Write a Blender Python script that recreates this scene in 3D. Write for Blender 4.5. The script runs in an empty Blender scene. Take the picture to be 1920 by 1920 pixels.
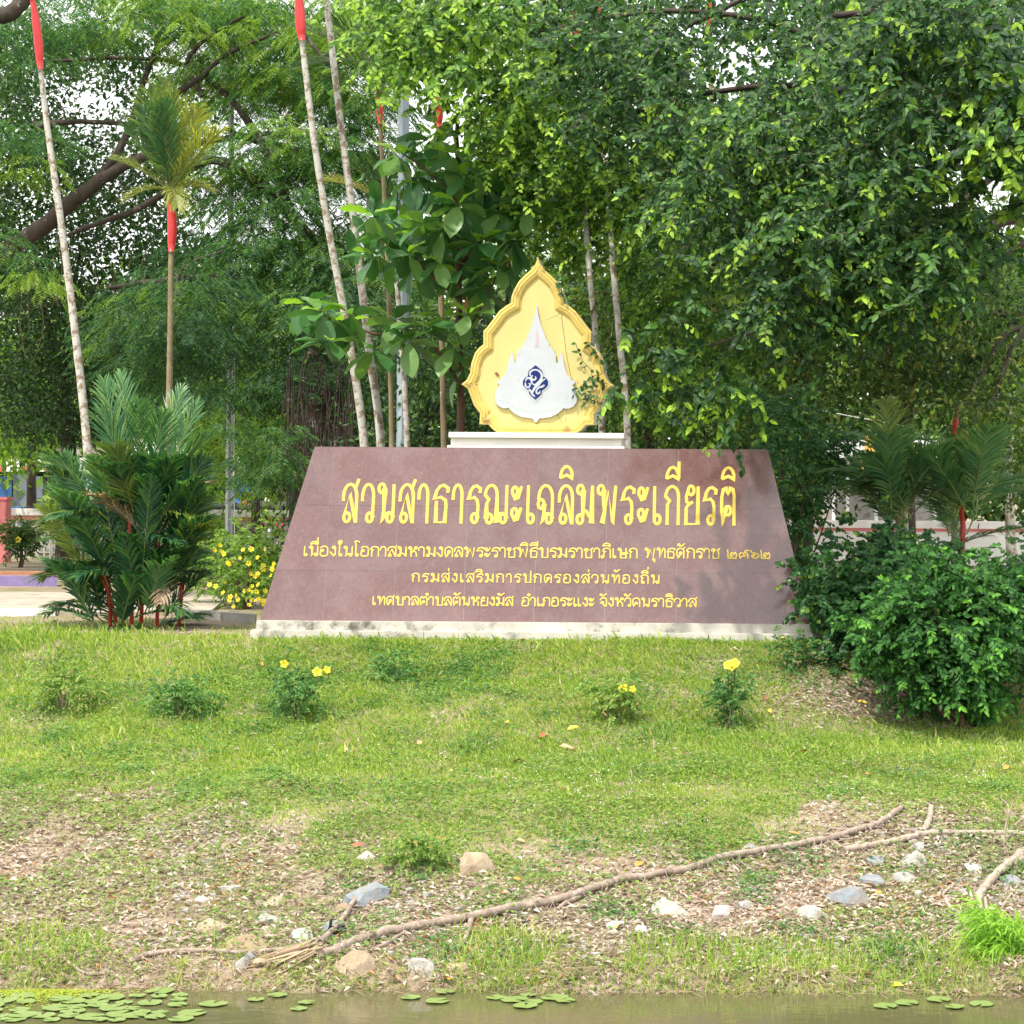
import bpy, bmesh, math, random
import numpy as np
from mathutils import Matrix, Vector
rng = np.random.default_rng(7); random.seed(7)
R = math.radians
S = bpy.context.scene
COL = S.collection

# ------------------------------------------------------------------ camera, world, sun, exposure
F = 4200.0                     # focal length in pixels of the 1920 px wide photograph
CAM = Vector((0, 0, 1.22))
cam = bpy.data.cameras.new('camera'); cam_o = bpy.data.objects.new('camera', cam); COL.objects.link(cam_o)
cam.sensor_width = 36; cam.lens = F / 1920 * 36; cam.shift_x = -0.25; cam.clip_end = 3000; cam.clip_start = .1
RM = (Matrix.Rotation(R(90 - .41), 4, 'X') @ Matrix.Rotation(R(.4), 4, 'Z'))
cam_o.matrix_world = Matrix.Translation(CAM) @ RM
S.camera = cam_o
R3 = np.array(RM.to_3x3())

def P(px, py, Y):
    """the point at distance Y (metres in front of the camera) seen at a pixel of the photograph"""
    d = R3 @ np.array([(px - 1440) / F, (960 - py) / F, -1.0])
    return np.array(CAM) + d * (Y / d[1])
def PN(px, py, Y):
    px, py, Y = np.broadcast_arrays(np.asarray(px, float), py, Y)
    v = np.stack([(px - 1440) / F, (960 - py) / F, -np.ones_like(px)], -1) @ R3.T
    return np.array(CAM) + v * (Y / v[..., 1])[..., None]

SUN_EL, SUN_AZ = 61, 212       # azimuth of the direction TO the sun, clockwise from +Y
w = bpy.data.worlds.new('World'); S.world = w; w.use_nodes = True
nt = w.node_tree; nt.nodes.clear()
sky = nt.nodes.new('ShaderNodeTexSky'); sky.sky_type = 'NISHITA'; sky.sun_disc = False
sky.sun_elevation = R(SUN_EL); sky.sun_rotation = R(SUN_AZ); sky.dust_density = 3; sky.air_density = 1.2
tc = nt.nodes.new('ShaderNodeTexCoord'); nz = nt.nodes.new('ShaderNodeTexNoise'); nz.inputs['Scale'].default_value = 2.2; nz.inputs['Detail'].default_value = 6
cr = nt.nodes.new('ShaderNodeValToRGB'); cr.color_ramp.elements[0].position = .32; cr.color_ramp.elements[1].position = .55
cr.color_ramp.elements[0].color = (.62, .62, .62, 1)
mx = nt.nodes.new('ShaderNodeMix'); mx.data_type = 'RGBA'; mx.inputs[7].default_value = (11.0, 11.0, 10.9, 1)
bg = nt.nodes.new('ShaderNodeBackground'); bg.inputs[1].default_value = .12
wo = nt.nodes.new('ShaderNodeOutputWorld')
L = nt.links.new
L(tc.outputs['Generated'], nz.inputs['Vector']); L(nz.outputs[0], cr.inputs[0]); L(cr.outputs[0], mx.inputs[0])
L(sky.outputs[0], mx.inputs[6]); L(mx.outputs[2], bg.inputs[0]); L(bg.outputs[0], wo.inputs[0])
sl = bpy.data.lights.new('sun', 'SUN'); sl.energy = 3.4; sl.angle = R(1.5); sl.color = (1, .93, .80)
so = bpy.data.objects.new('sun', sl); COL.objects.link(so)
sd = Vector((math.sin(R(SUN_AZ)) * math.cos(R(SUN_EL)), math.cos(R(SUN_AZ)) * math.cos(R(SUN_EL)), math.sin(R(SUN_EL))))
so.rotation_euler = sd.to_track_quat('Z', 'Y').to_euler()
S.view_settings.view_transform = 'Standard'; S.view_settings.look = 'None'
S.view_settings.exposure = 0.68; S.view_settings.gamma = 1
S.cycles.max_bounces = 6; S.cycles.transparent_max_bounces = 6; S.cycles.diffuse_bounces = 4

# ------------------------------------------------------------------ materials
def newmat(name):
    m = bpy.data.materials.new(name); m.use_nodes = True
    n = m.node_tree.nodes; n.clear(); o = n.new('ShaderNodeOutputMaterial')
    b = n.new('ShaderNodeBsdfPrincipled'); m.node_tree.links.new(b.outputs[0], o.inputs[0])
    return m, m.node_tree, b, o
def ramp(t, stops):
    r = t.nodes.new('ShaderNodeValToRGB'); e = r.color_ramp.elements
    e[0].position = stops[0][0]; e[0].color = (*stops[0][1], 1); e[1].position = stops[-1][0]; e[1].color = (*stops[-1][1], 1)
    for p, c in stops[1:-1]:
        x = e.new(p); x.color = (*c, 1)
    return r
def noise(t, scale, detail=5, rough=.55, coord='Object', sc=None):
    c = t.nodes.new('ShaderNodeTexCoord'); n = t.nodes.new('ShaderNodeTexNoise')
    n.inputs['Scale'].default_value = scale; n.inputs['Detail'].default_value = detail; n.inputs['Roughness'].default_value = rough
    if sc:
        mp = t.nodes.new('ShaderNodeMapping'); mp.inputs['Scale'].default_value = sc
        t.links.new(c.outputs[coord], mp.inputs[0]); t.links.new(mp.outputs[0], n.inputs['Vector'])
    else: t.links.new(c.outputs[coord], n.inputs['Vector'])
    return n
def mixc(t, fac, a, b, mode='MIX'):
    m = t.nodes.new('ShaderNodeMix'); m.data_type = 'RGBA'; m.blend_type = mode
    for i, v in ((0, fac), (6, a), (7, b)):
        if hasattr(v, 'is_output') or isinstance(v, bpy.types.NodeSocket): t.links.new(v, m.inputs[i])
        elif isinstance(v, (int, float)): m.inputs[i].default_value = v
        else: m.inputs[i].default_value = (*v, 1)
    return m.outputs[2]
def bump(t, b, h, strength=.4, dist=.01):
    n = t.nodes.new('ShaderNodeBump'); n.inputs['Strength'].default_value = strength; n.inputs['Distance'].default_value = dist
    t.links.new(h, n.inputs['Height']); t.links.new(n.outputs[0], b.inputs['Normal'])
def plain(name, c, rough=.6, var=.15, scale=6, metal=0, dirt=None, bmp=0, spec=.5):
    m, t, b, o = newmat(name); n = noise(t, scale, 7, .65)
    d = tuple(x * (1 - var) for x in c); l = tuple(min(1, x * (1 + var)) for x in c)
    r = ramp(t, [(.3, d), (.7, l)]); t.links.new(n.outputs[0], r.inputs[0]); out = r.outputs[0]
    if dirt:
        n2 = noise(t, dirt[1], 8, .7); r2 = ramp(t, [(dirt[2], (0, 0, 0)), (dirt[2] + .12, (1, 1, 1))]); t.links.new(n2.outputs[0], r2.inputs[0])
        out = mixc(t, r2.outputs[0], out, dirt[0])
    t.links.new(out, b.inputs['Base Color']); b.inputs['Roughness'].default_value = rough; b.inputs['Metallic'].default_value = metal
    b.inputs['Specular IOR Level'].default_value = spec
    if bmp: bump(t, b, n.outputs[0], bmp, .01)
    return m
def leafmat(name, stops, young=None, trans=.35, rough=.45, clump=.6, spec=.4):
    m, t, b, o = newmat(name)
    g = t.nodes.new('ShaderNodeNewGeometry'); n = noise(t, clump, 3)
    a = t.nodes.new('ShaderNodeMath'); a.operation = 'MULTIPLY_ADD'; a.inputs[1].default_value = .7; a.inputs[2].default_value = -.35
    t.links.new(n.outputs[0], a.inputs[0])
    a2 = t.nodes.new('ShaderNodeMath'); a2.operation = 'ADD'; t.links.new(g.outputs['Random Per Island'], a2.inputs[0]); t.links.new(a.outputs[0], a2.inputs[1])
    r = ramp(t, stops); t.links.new(a2.outputs[0], r.inputs[0]); c = r.outputs[0]
    if young:
        at = t.nodes.new('ShaderNodeAttribute'); at.attribute_name = 'young'
        c = mixc(t, at.outputs['Fac'], c, young)
    t.links.new(c, b.inputs['Base Color']); b.inputs['Roughness'].default_value = rough; b.inputs['Specular IOR Level'].default_value = spec
    tr = t.nodes.new('ShaderNodeBsdfTranslucent'); tc_ = mixc(t, 1.0, c, (1.5, 1.7, .7), 'MULTIPLY'); t.links.new(tc_, tr.inputs[0])
    ms = t.nodes.new('ShaderNodeMixShader'); ms.inputs[0].default_value = trans
    t.links.new(b.outputs[0], ms.inputs[1]); t.links.new(tr.outputs[0], ms.inputs[2]); t.links.new(ms.outputs[0], o.inputs[0])
    return m
def barkmat(name, dark, light, lichen=None, scale=9, lp=.55, z=.35):
    m, t, b, o = newmat(name); n = noise(t, scale, 8, .7, sc=(1, 1, z)); r = ramp(t, [(.3, dark), (.7, light)])
    t.links.new(n.outputs[0], r.inputs[0]); c = r.outputs[0]
    if lichen:
        n2 = noise(t, scale * .8, 7, .7); r2 = ramp(t, [(lp, (0, 0, 0)), (lp + .06, (1, 1, 1))]); t.links.new(n2.outputs[0], r2.inputs[0])
        c = mixc(t, r2.outputs[0], c, lichen)
    t.links.new(c, b.inputs['Base Color']); b.inputs['Roughness'].default_value = .85; bump(t, b, n.outputs[0], .6, .015)
    return m

M = {}
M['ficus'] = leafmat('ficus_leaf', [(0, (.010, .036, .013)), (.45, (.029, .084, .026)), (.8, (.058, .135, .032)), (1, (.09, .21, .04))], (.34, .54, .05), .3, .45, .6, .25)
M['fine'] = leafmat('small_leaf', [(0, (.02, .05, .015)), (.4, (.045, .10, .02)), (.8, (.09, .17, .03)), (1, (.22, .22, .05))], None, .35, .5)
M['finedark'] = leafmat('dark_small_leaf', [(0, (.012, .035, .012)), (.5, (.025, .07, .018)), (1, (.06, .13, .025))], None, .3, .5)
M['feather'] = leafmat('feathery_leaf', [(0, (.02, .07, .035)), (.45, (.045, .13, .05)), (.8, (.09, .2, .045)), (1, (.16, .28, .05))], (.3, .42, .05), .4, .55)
M['featherdark'] = leafmat('shade_tinted_feathery_leaf', [(0, (.012, .045, .025)), (.45, (.026, .085, .036)), (.8, (.05, .13, .04)), (1, (.1, .2, .04))], (.2, .32, .05), .35, .55)  # darker copy of the feathery leaf, lower crown's shade put into the colour
M['bright'] = leafmat('sun_tinted_leaf', [(0, (.06, .13, .02)), (.5, (.14, .25, .03)), (1, (.28, .4, .06))], None, .45, .5)  # light green foliage, brightness of sunlit crowns put into the colour
M['far'] = leafmat('far_leaf', [(0, (.04, .09, .025)), (.5, (.09, .17, .04)), (1, (.2, .3, .07))], None, .35, .6)
M['shrub'] = leafmat('shrub_leaf', [(0, (.014, .052, .014)), (.5, (.03, .112, .022)), (1, (.07, .21, .035))], (.17, .42, .05), .3, .5, .6, .25)
M['climber'] = leafmat('climber_leaf', [(0, (.015, .06, .02)), (.5, (.03, .11, .03)), (1, (.07, .19, .04))], (.25, .4, .06), .3, .4)
M['palmdark'] = leafmat('palm_leaflet', [(0, (.015, .06, .035)), (.5, (.035, .12, .055)), (.9, (.07, .18, .05)), (1, (.2, .27, .05))], (.4, .42, .04), .25, .35)
M['palmmid'] = leafmat('mid_palm_leaflet', [(0, (.04, .13, .06)), (.5, (.08, .2, .085)), (1, (.16, .28, .09))], (.45, .48, .05), .3, .4)
M['palmpale'] = leafmat('pale_palm_leaflet', [(0, (.07, .14, .06)), (.5, (.14, .22, .09)), (1, (.27, .32, .1))], (.6, .52, .07), .35, .4)
M['dryfrond'] = leafmat('dry_leaflet', [(0, (.2, .13, .08)), (1, (.42, .32, .22))], None, .15, .8)
M['bigleaf'] = leafmat('large_leaf', [(0, (.09, .2, .07)), (.5, (.14, .27, .08)), (.85, (.2, .34, .08)), (1, (.34, .46, .09))], None, .3, .4)
M['grass'] = leafmat('grass_blade', [(0, (.10, .19, .03)), (.45, (.23, .35, .05)), (.85, (.39, .48, .1)), (1, (.55, .52, .22))], (.54, .44, .28), .45, .5, .7)
M['weed'] = leafmat('weed_leaf', [(0, (.08, .17, .03)), (.5, (.17, .28, .055)), (1, (.33, .43, .11))], (.4, .3, .14), .4, .5, .9)
M['herb'] = leafmat('herb_leaf', [(0, (.03, .1, .03)), (.5, (.08, .2, .05)), (1, (.18, .34, .08))], (.3, .3, .12), .35, .5, 1.5)
M['litter'] = leafmat('litter_leaf', [(0, (.16, .11, .085)), (.3, (.37, .285, .235)), (.7, (.56, .48, .42)), (.95, (.7, .63, .57)), (1, (.48, .26, .14))], None, .1, .8, 1)
M['reed'] = leafmat('reed_blade', [(0, (.12, .25, .02)), (.6, (.25, .46, .04)), (1, (.42, .6, .08))], None, .45, .4)
M['pad'] = leafmat('lily_pad', [(0, (.13, .2, .05)), (.6, (.2, .28, .08)), (1, (.33, .36, .15))], None, .12, .4, 2)
M['algae'] = leafmat('pond_weed', [(0, (.2, .28, .02)), (1, (.38, .42, .04))], None, .3, .5, 2)
M['petal'] = plain('yellow_petal', (.85, .68, .02), .5, .05)
M['tinyflower'] = plain('tiny_flower', (.78, .74, .85), .6, .08, 30)
M['bark'] = barkmat('dark_bark', (.018, .013, .01), (.07, .05, .036), (.2, .19, .17), 7, .6)
M['barkbrown'] = barkmat('brown_bark', (.05, .025, .018), (.16, .085, .055))
M['twig'] = plain('twig', (.09, .06, .035), .8, .3)
M['palmtrunk'] = barkmat('palm_trunk_lichen', (.19, .13, .085), (.33, .26, .19), (.5, .49, .45), 16, .44, .5)
M['palmtrunk2'] = barkmat('palm_trunk_young', (.15, .11, .06), (.3, .25, .15), (.55, .54, .48), 9, .63, .5)
M['shaft'] = plain('red_crownshaft', (.62, .035, .035), .35, .15, 3)
M['redstem'] = plain('red_petiole', (.38, .035, .02), .4, .3, 8)
M['petiole'] = plain('green_petiole', (.16, .2, .05), .4, .3, 8)
M['wood'] = barkmat('weathered_wood', (.14, .1, .075), (.44, .35, .29), (.5, .46, .42), 22, .6, .5)
M['root'] = barkmat('pale_root', (.2, .15, .11), (.5, .42, .35), (.58, .54, .48), 24, .62, .5)

# ------------------------------------------------------------------ objects and meshes
def link(name, me, mat=None, parent=None):
    o = bpy.data.objects.new(name, me); COL.objects.link(o)
    if mat is not None and me is not None and not me.materials: me.materials.append(mat)
    if parent is not None: o.parent = parent
    return o
def tag(o, label=None, cat=None, group=None, kind=None):
    for k, v in (('label', label), ('category', cat), ('group', group), ('kind', kind)):
        if v: o[k] = v
    return o
def thing(name, label, cat, loc=(0, 0, 0), group=None):
    o = bpy.data.objects.new(name, None); COL.objects.link(o); o.location = loc; o.empty_display_size = .1
    return tag(o, label, cat, group)
def npmesh(name, V, faces, smooth=True, young=None):
    """faces: list of integer arrays (n, k)"""
    me = bpy.data.meshes.new(name); V = np.asarray(V, np.float32)
    me.vertices.add(len(V)); me.vertices.foreach_set('co', V.ravel())
    faces = [np.asarray(f, np.int32) for f in faces if len(f)]
    tot = sum(f.size for f in faces); n = sum(len(f) for f in faces)
    me.loops.add(tot); me.loops.foreach_set('vertex_index', np.concatenate([f.ravel() for f in faces]))
    sizes = np.concatenate([np.full(len(f), f.shape[1], np.int32) for f in faces])
    me.polygons.add(n); me.polygons.foreach_set('loop_start', np.concatenate([[0], np.cumsum(sizes)[:-1]]).astype(np.int32))
    me.polygons.foreach_set('use_smooth', np.full(n, smooth))
    if young is not None:
        a = me.attributes.new('young', 'FLOAT', 'POINT'); a.data.foreach_set('value', np.asarray(young, np.float32))
    me.update(calc_edges=True)
    return me
def norm(v): return v / np.maximum(np.linalg.norm(v, axis=-1, keepdims=True), 1e-9)

class MB:
    """collects tubes, boxes and raw faces, builds ONE mesh"""
    def __init__(s): s.V = []; s.Q = []; s.T = []; s.n = 0; s.N = []
    def raw(s, V, F_):
        V = np.asarray(V, float)
        for f in F_: s.N.append([i + s.n for i in f])
        s.V.append(V); s.n += len(V)
    def tube(s, pts, rad, k=8, cap=True, wob=0):
        p = np.asarray(pts, float); m = len(p); rad = np.broadcast_to(rad, (m,))
        t = norm(np.gradient(p, axis=0)); up = np.array([0, 0, 1.]) if abs(t[:, 2]).mean() < .8 else np.array([0, 1., 0])
        u = norm(np.cross(t, up)); v = np.cross(t, u)
        a = np.arange(k) * 2 * math.pi / k
        r = rad[:, None] * (1 + (wob * rng.uniform(-1, 1, (m, k)) if wob else 0))
        V = p[:, None] + r[..., None] * (np.cos(a)[None, :, None] * u[:, None] + np.sin(a)[None, :, None] * v[:, None])
        i = np.arange(m - 1)[:, None] * k; j = np.arange(k)[None]; j2 = (j + 1) % k
        q = np.stack([i + j, i + j2, i + k + j2, i + k + j], -1).reshape(-1, 4) + s.n
        s.Q.append(q); s.V.append(V.reshape(-1, 3))
        if cap:
            s.N.append([s.n + x for x in range(k)]); s.N.append([s.n + (m - 1) * k + x for x in range(k)][::-1])
        s.n += m * k
    def box(s, a, b):
        (x0, y0, z0), (x1, y1, z1) = a, b
        V = [(x, y, z) for z in (z0, z1) for x, y in ((x0, y0), (x1, y0), (x1, y1), (x0, y1))]
        s.raw(V, [(3, 2, 1, 0), (4, 5, 6, 7), (0, 1, 5, 4), (1, 2, 6, 5), (2, 3, 7, 6), (3, 0, 4, 7)])
    def prism(s, poly, f, t0, t1):
        """2D polygon (list of (u,v)), f(u,v,t)->xyz, between depths t0 and t1"""
        n = len(poly); V = [f(u, v, t0) for u, v in poly] + [f(u, v, t1) for u, v in poly]
        s.raw(V, [list(range(n)), list(range(2 * n - 1, n - 1, -1))] + [(i, i + n, (i + 1) % n + n, (i + 1) % n) for i in range(n)])
    def build(s, name, mat, parent=None, smooth=True, bevel=0):
        V = np.concatenate(s.V) if s.V else np.zeros((0, 3)); by = {}
        for f in s.N: by.setdefault(len(f), []).append(f)
        fs = [np.concatenate(s.Q)] if s.Q else []
        fs += [np.array(x) for x in by.values()]
        me = npmesh(name, V, fs, smooth)
        o = link(name, me, mat, parent)
        if bevel:
            b = bmesh.new(); b.from_mesh(me); bmesh.ops.recalc_face_normals(b, faces=b.faces)
            bmesh.ops.bevel(b, geom=b.edges[:], offset=bevel, segments=2, affect='EDGES', clamp_overlap=True); b.to_mesh(me); b.free()
        return o

def sub(p, n):  # smooth resampling of a polyline (Catmull-Rom)
    p = np.asarray(p, float); m = len(p)
    if m < 3: 
        t = np.linspace(0, 1, n)[:, None]; return p[0] * (1 - t) + p[-1] * t
    q = np.vstack([2 * p[0] - p[1], p, 2 * p[-1] - p[-2]]); out = []
    for t in np.linspace(0, m - 1 - 1e-9, n):
        i = int(t); f = t - i; a, b, c, d = q[i:i + 4]
        out.append(.5 * (2 * b + (c - a) * f + (2 * a - 5 * b + 4 * c - d) * f * f + (3 * b - a - 3 * c + d) * f ** 3))
    return np.array(out)

def leaves(pos, d, up, Ls, Ws, fine=False, young=None, fold=.25, curl=.12, blunt=False):
    """leaf blades: returns V, faces, young. d = direction of the blade, up = rough normal"""
    pos = np.asarray(pos, float); n = len(pos); d = norm(d); s_ = norm(np.cross(d, up)); nn = np.cross(s_, d)
    Ls = np.broadcast_to(Ls, (n,))[:, None]; Ws = np.broadcast_to(Ws, (n,))[:, None] * .5
    if fine:
        a, b = (.3, .72) if not blunt else (.35, .85); wa, wb = (1, .72) if not blunt else (.85, .95)
        rows = [pos, pos + d * Ls * a + s_ * Ws * wa + nn * Ws * fold, pos + d * Ls * b + s_ * Ws * wb + nn * (Ws * fold - Ls * curl * .5),
                pos + d * Ls - nn * Ls * curl, pos + d * Ls * b - s_ * Ws * wb + nn * (Ws * fold - Ls * curl * .5),
                pos + d * Ls * a - s_ * Ws * wa + nn * Ws * fold, pos + d * Ls * .5 - nn * Ls * curl * .1]
        V = np.stack(rows, 1).reshape(-1, 3); k = 7
        f = np.array([[0, 1, 6], [1, 2, 6], [2, 3, 6], [3, 4, 6], [4, 5, 6], [5, 0, 6]])
    else:
        rows = [pos, pos + d * Ls * .5 + s_ * Ws + nn * Ws * fold, pos + d * Ls - nn * Ls * curl, pos + d * Ls * .5 - s_ * Ws + nn * Ws * fold]
        V = np.stack(rows, 1).reshape(-1, 3); k = 4; f = np.array([[0, 1, 2], [0, 2, 3]])
    Fc = (np.arange(n)[:, None, None] * k + f[None]).reshape(-1, 3)
    yv = None if young is None else np.repeat(np.asarray(young, float), k)
    return V, Fc, yv
def leafobj(name, parts, mat, parent, stuff=False, smooth=False):
    V = []; Fs = []; Y = []; n = 0
    for v, f, y in parts:
        V.append(v); Fs.append(f + n); n += len(v); Y.append(np.zeros(len(v)) if y is None else y)
    o = link(name, npmesh(name, np.concatenate(V), [np.concatenate(Fs)], smooth, np.concatenate(Y)), mat, parent)
    if stuff: o['kind'] = 'stuff'
    return o
def rvec(n, zmin=-1, zmax=1):
    z = rng.uniform(zmin, zmax, n); a = rng.uniform(0, 2 * math.pi, n); r = np.sqrt(1 - z * z)
    return np.stack([r * np.cos(a), r * np.sin(a), z], -1)
def inpoly(x, y, poly):
    c = np.zeros(len(x), bool); n = len(poly)
    for i in range(n):
        x0, y0 = poly[i]; x1, y1 = poly[(i + 1) % n]
        if y0 == y1: continue
        k = ((y0 > y) != (y1 > y)) & (x < (x1 - x0) * (y - y0) / (y1 - y0) + x0); c ^= k
    return c
def sampoly(n, poly, holes=(), keep=.05):
    P_ = np.array(poly); lo = P_.min(0); hi = P_.max(0); out = np.zeros((0, 2))
    while len(out) < n:
        q = rng.uniform(lo, hi, (n * 2, 2)); ok = inpoly(q[:, 0], q[:, 1], poly)
        for hx, hy, rx, ry in holes:
            ok &= ~((((q[:, 0] - hx) / rx) ** 2 + ((q[:, 1] - hy) / ry) ** 2 < 1) & (rng.random(len(q)) > keep))
        out = np.vstack([out, q[ok]])
    return out[:n]
def vnoise(x, y, sc, seed=0):
    """smooth value noise 0..1"""
    g = np.random.default_rng(seed).random((64, 64)); x = np.asarray(x) / sc + 500; y = np.asarray(y) / sc + 500
    i = np.floor(x).astype(int); j = np.floor(y).astype(int); fx = x - i; fy = y - j
    fx = fx * fx * (3 - 2 * fx); fy = fy * fy * (3 - 2 * fy)
    G = lambda a, b: g[a % 64, b % 64]
    return (G(i, j) * (1 - fx) + G(i + 1, j) * fx) * (1 - fy) + (G(i, j + 1) * (1 - fx) + G(i + 1, j + 1) * fx) * fy
def fbm(x, y, sc, seed=0): return .55 * vnoise(x, y, sc, seed) + .3 * vnoise(x, y, sc / 2.3, seed + 1) + .15 * vnoise(x, y, sc / 5, seed + 2)
def sst(a, b, x): 
    t = np.clip((np.asarray(x, float) - a) / (b - a), 0, 1); return t * t * (3 - 2 * t)

# ------------------------------------------------------------------ the ground, the water
WZ = -1.44
PY = [-400, -40, -25, -12, 9, 11.2, 11.92, 12.1, 13.2, 15, 17.0, 18.2, 18.85, 19.1, 22, 38, 60, 2500]
PZ = [0, 0, -.6, -2.1, -2.1, -1.75, -1.5, -1.38, -1.19, -.82, -.53, -.29, -.05, -.02, 0, .07, .1, .1]
def gz(x, y):
    x = np.asarray(x, float); y = np.asarray(y, float)
    z = np.interp(y, PY, PZ)
    band = sst(11.6, 12.4, y) * (1 - sst(24, 30, y))
    z = z + band * ((fbm(x, y, 1.6, 3) - .5) * .16 + (fbm(x, y, .45, 8) - .5) * .05) * (1 - .7 * sst(18.6, 19, y))
    z = z - .26 * sst(.3, 1.2, x) * sst(16, 17.6, y) * (1 - sst(18.4, 19.6, y))
    z = z - .10 * sst(-4.3, -5.0, x) * 0 
    z = z + .05 * (1 - sst(12.0, 12.5, y)) * sst(11.0, 11.9, y) * (fbm(x, y, .8, 21) - .5) * 4
    return z
def onground(px, py):
    """world point where the ray through a pixel meets the ground"""
    Ys = np.linspace(11.3, 24, 500); p = PN(np.full(500, px), np.full(500, py), Ys); g = gz(p[:, 0], p[:, 1])
    k = np.argmax(p[:, 2] <= g) if (p[:, 2] <= g).any() else 499
    return np.array([p[k, 0], p[k, 1], g[k]])
def onwater(px, py):
    d = P(px, py, 10) - np.array(CAM); t = (WZ - CAM.z) / d[2]; return np.array(CAM) + d * t

def grid(xs, ys):
    X, Y_ = np.meshgrid(xs, ys); Z = gz(X, Y_); V = np.stack([X, Y_, Z], -1).reshape(-1, 3); nx = len(xs)
    i = (np.arange(len(ys) - 1)[:, None] * nx + np.arange(nx - 1)[None]).ravel()
    return V, np.stack([i, i + 1, i + nx + 1, i + nx], -1)
xs = np.concatenate([[-1500, -400, -120, -50, -25, -14], np.arange(-10, 4.01, .07), [6, 10, 20, 50, 120, 400, 1500]])
ys = np.concatenate([[-400, -100, -40, -25, -12, 0, 8], np.arange(9, 11.2, .3), np.arange(11.2, 22, .07), np.arange(22, 40, .8), [45, 60, 100, 200, 500, 2000]])
m, t, b, o = newmat('soil')
n1 = noise(t, 1.3, 8, .6); n2 = noise(t, 22, 8, .75)
ra = ramp(t, [(.35, (.15, .11, .08)), (.5, (.29, .22, .17)), (.65, (.44, .36, .29))]); t.links.new(n2.outputs[0], ra.inputs[0])
rb = ramp(t, [(.42, (0, 0, 0)), (.6, (1, 1, 1))]); t.links.new(n1.outputs[0], rb.inputs[0])
c = mixc(t, rb.outputs[0], ra.outputs[0], (.17, .16, .06)); t.links.new(c, b.inputs['Base Color']); b.inputs['Roughness'].default_value = .95
bump(t, b, n2.outputs[0], .7, .02); M['soil'] = m
V, q = grid(xs, ys)
gr = tag(link('ground', npmesh('ground', V, [q]), M['soil']), kind='structure')

m, t, b, o = newmat('pond_water'); n = noise(t, 5, 4, .5, sc=(1, 2.2, 1))
b.inputs['Base Color'].default_value = (.10, .095, .045, 1); b.inputs['Roughness'].default_value = .04; b.inputs['IOR'].default_value = 1.33
b.inputs['Specular IOR Level'].default_value = .6
bump(t, b, n.outputs[0], .12, .02); M['water'] = m
V = [(-60, -24, WZ), (60, -24, WZ), (60, 12.9, WZ), (-60, 12.9, WZ)]
tag(link('pond_water', npmesh('pond_water', V, [[[0, 1, 2, 3]]]), M['water']), kind='structure')

# path, kerbs left of the monument, the road beyond the wall
M['path'] = plain('pale_concrete_path', (.38, .33, .27), .9, .2, 3, dirt=((.26, .2, .14), 2, .52))
def slab(name, c4, z, th, mat, **k):
    mb = MB(); V = [(x, y, z - th) for x, y in c4] + [(x, y, z) for x, y in c4]
    mb.raw(V, [(3, 2, 1, 0), (4, 5, 6, 7), (0, 1, 5, 4), (1, 2, 6, 5), (2, 3, 7, 6), (3, 0, 4, 7)]); o = mb.build(name, mat, smooth=False)
    tag(o, **k); return o
XL = lambda px, Y: (px - 1440) / F * Y
slab('path', [(-40, 22.2), (XL(400, 22.2), 22.0), (XL(430, 26), 26.2), (-40, 27.6)], .035, .2, M['path'], kind='structure')
slab('road', [(-60, 40), (60, 40), (60, 52), (-60, 52)], .11, .1, plain('asphalt', (.16, .16, .16), .9), kind='structure')
M['purple'] = plain('purple_kerb_paint', (.22, .17, .36), .7, .2, 8, dirt=((.5, .46, .42), 9, .6))
M['orangebrick'] = plain('orange_brick', (.42, .2, .12), .9, .2, 12)
M['white'] = plain('weathered_white_paint', (.74, .73, .7), .75, .05, 2, dirt=((.42, .4, .36), 4, .62))
slab('kerb', [(-40, 28.0), (XL(108, 28), 28.0), (XL(108, 28.3), 28.3), (-40, 28.3)], .15, .2, M['purple'],
     label='purple painted kerb behind the palm clump at the left edge', cat='kerb')
slab('kerb', [(-40, 30), (XL(150, 30), 30), (XL(150, 30.2), 30.2), (-40, 30.2)], .14, .2, M['orangebrick'],
     label='low orange brick kerb beyond the purple one', cat='kerb')
M['greycon'] = plain('grey_concrete', (.36, .34, .31), .9, .25, 5, dirt=((.1, .09, .07), 3, .55))
slab('kerb', [(XL(330, 21.9), 21.9), (XL(480, 20.9), 20.9), (XL(480, 21), 21.05), (XL(330, 22.05), 22.05)], .08, .2, M['greycon'],
     label='mossy grey kerb running to the left foot of the monument', cat='kerb')
slab('kerb', [(-9, 21.9), (XL(105, 21.9), 21.9), (XL(105, 22.05), 22.05), (-9, 22.05)], .06, .2, M['white'],
     label='whitewashed kerb stone of the pale path left of the palm clump', cat='kerb')

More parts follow.
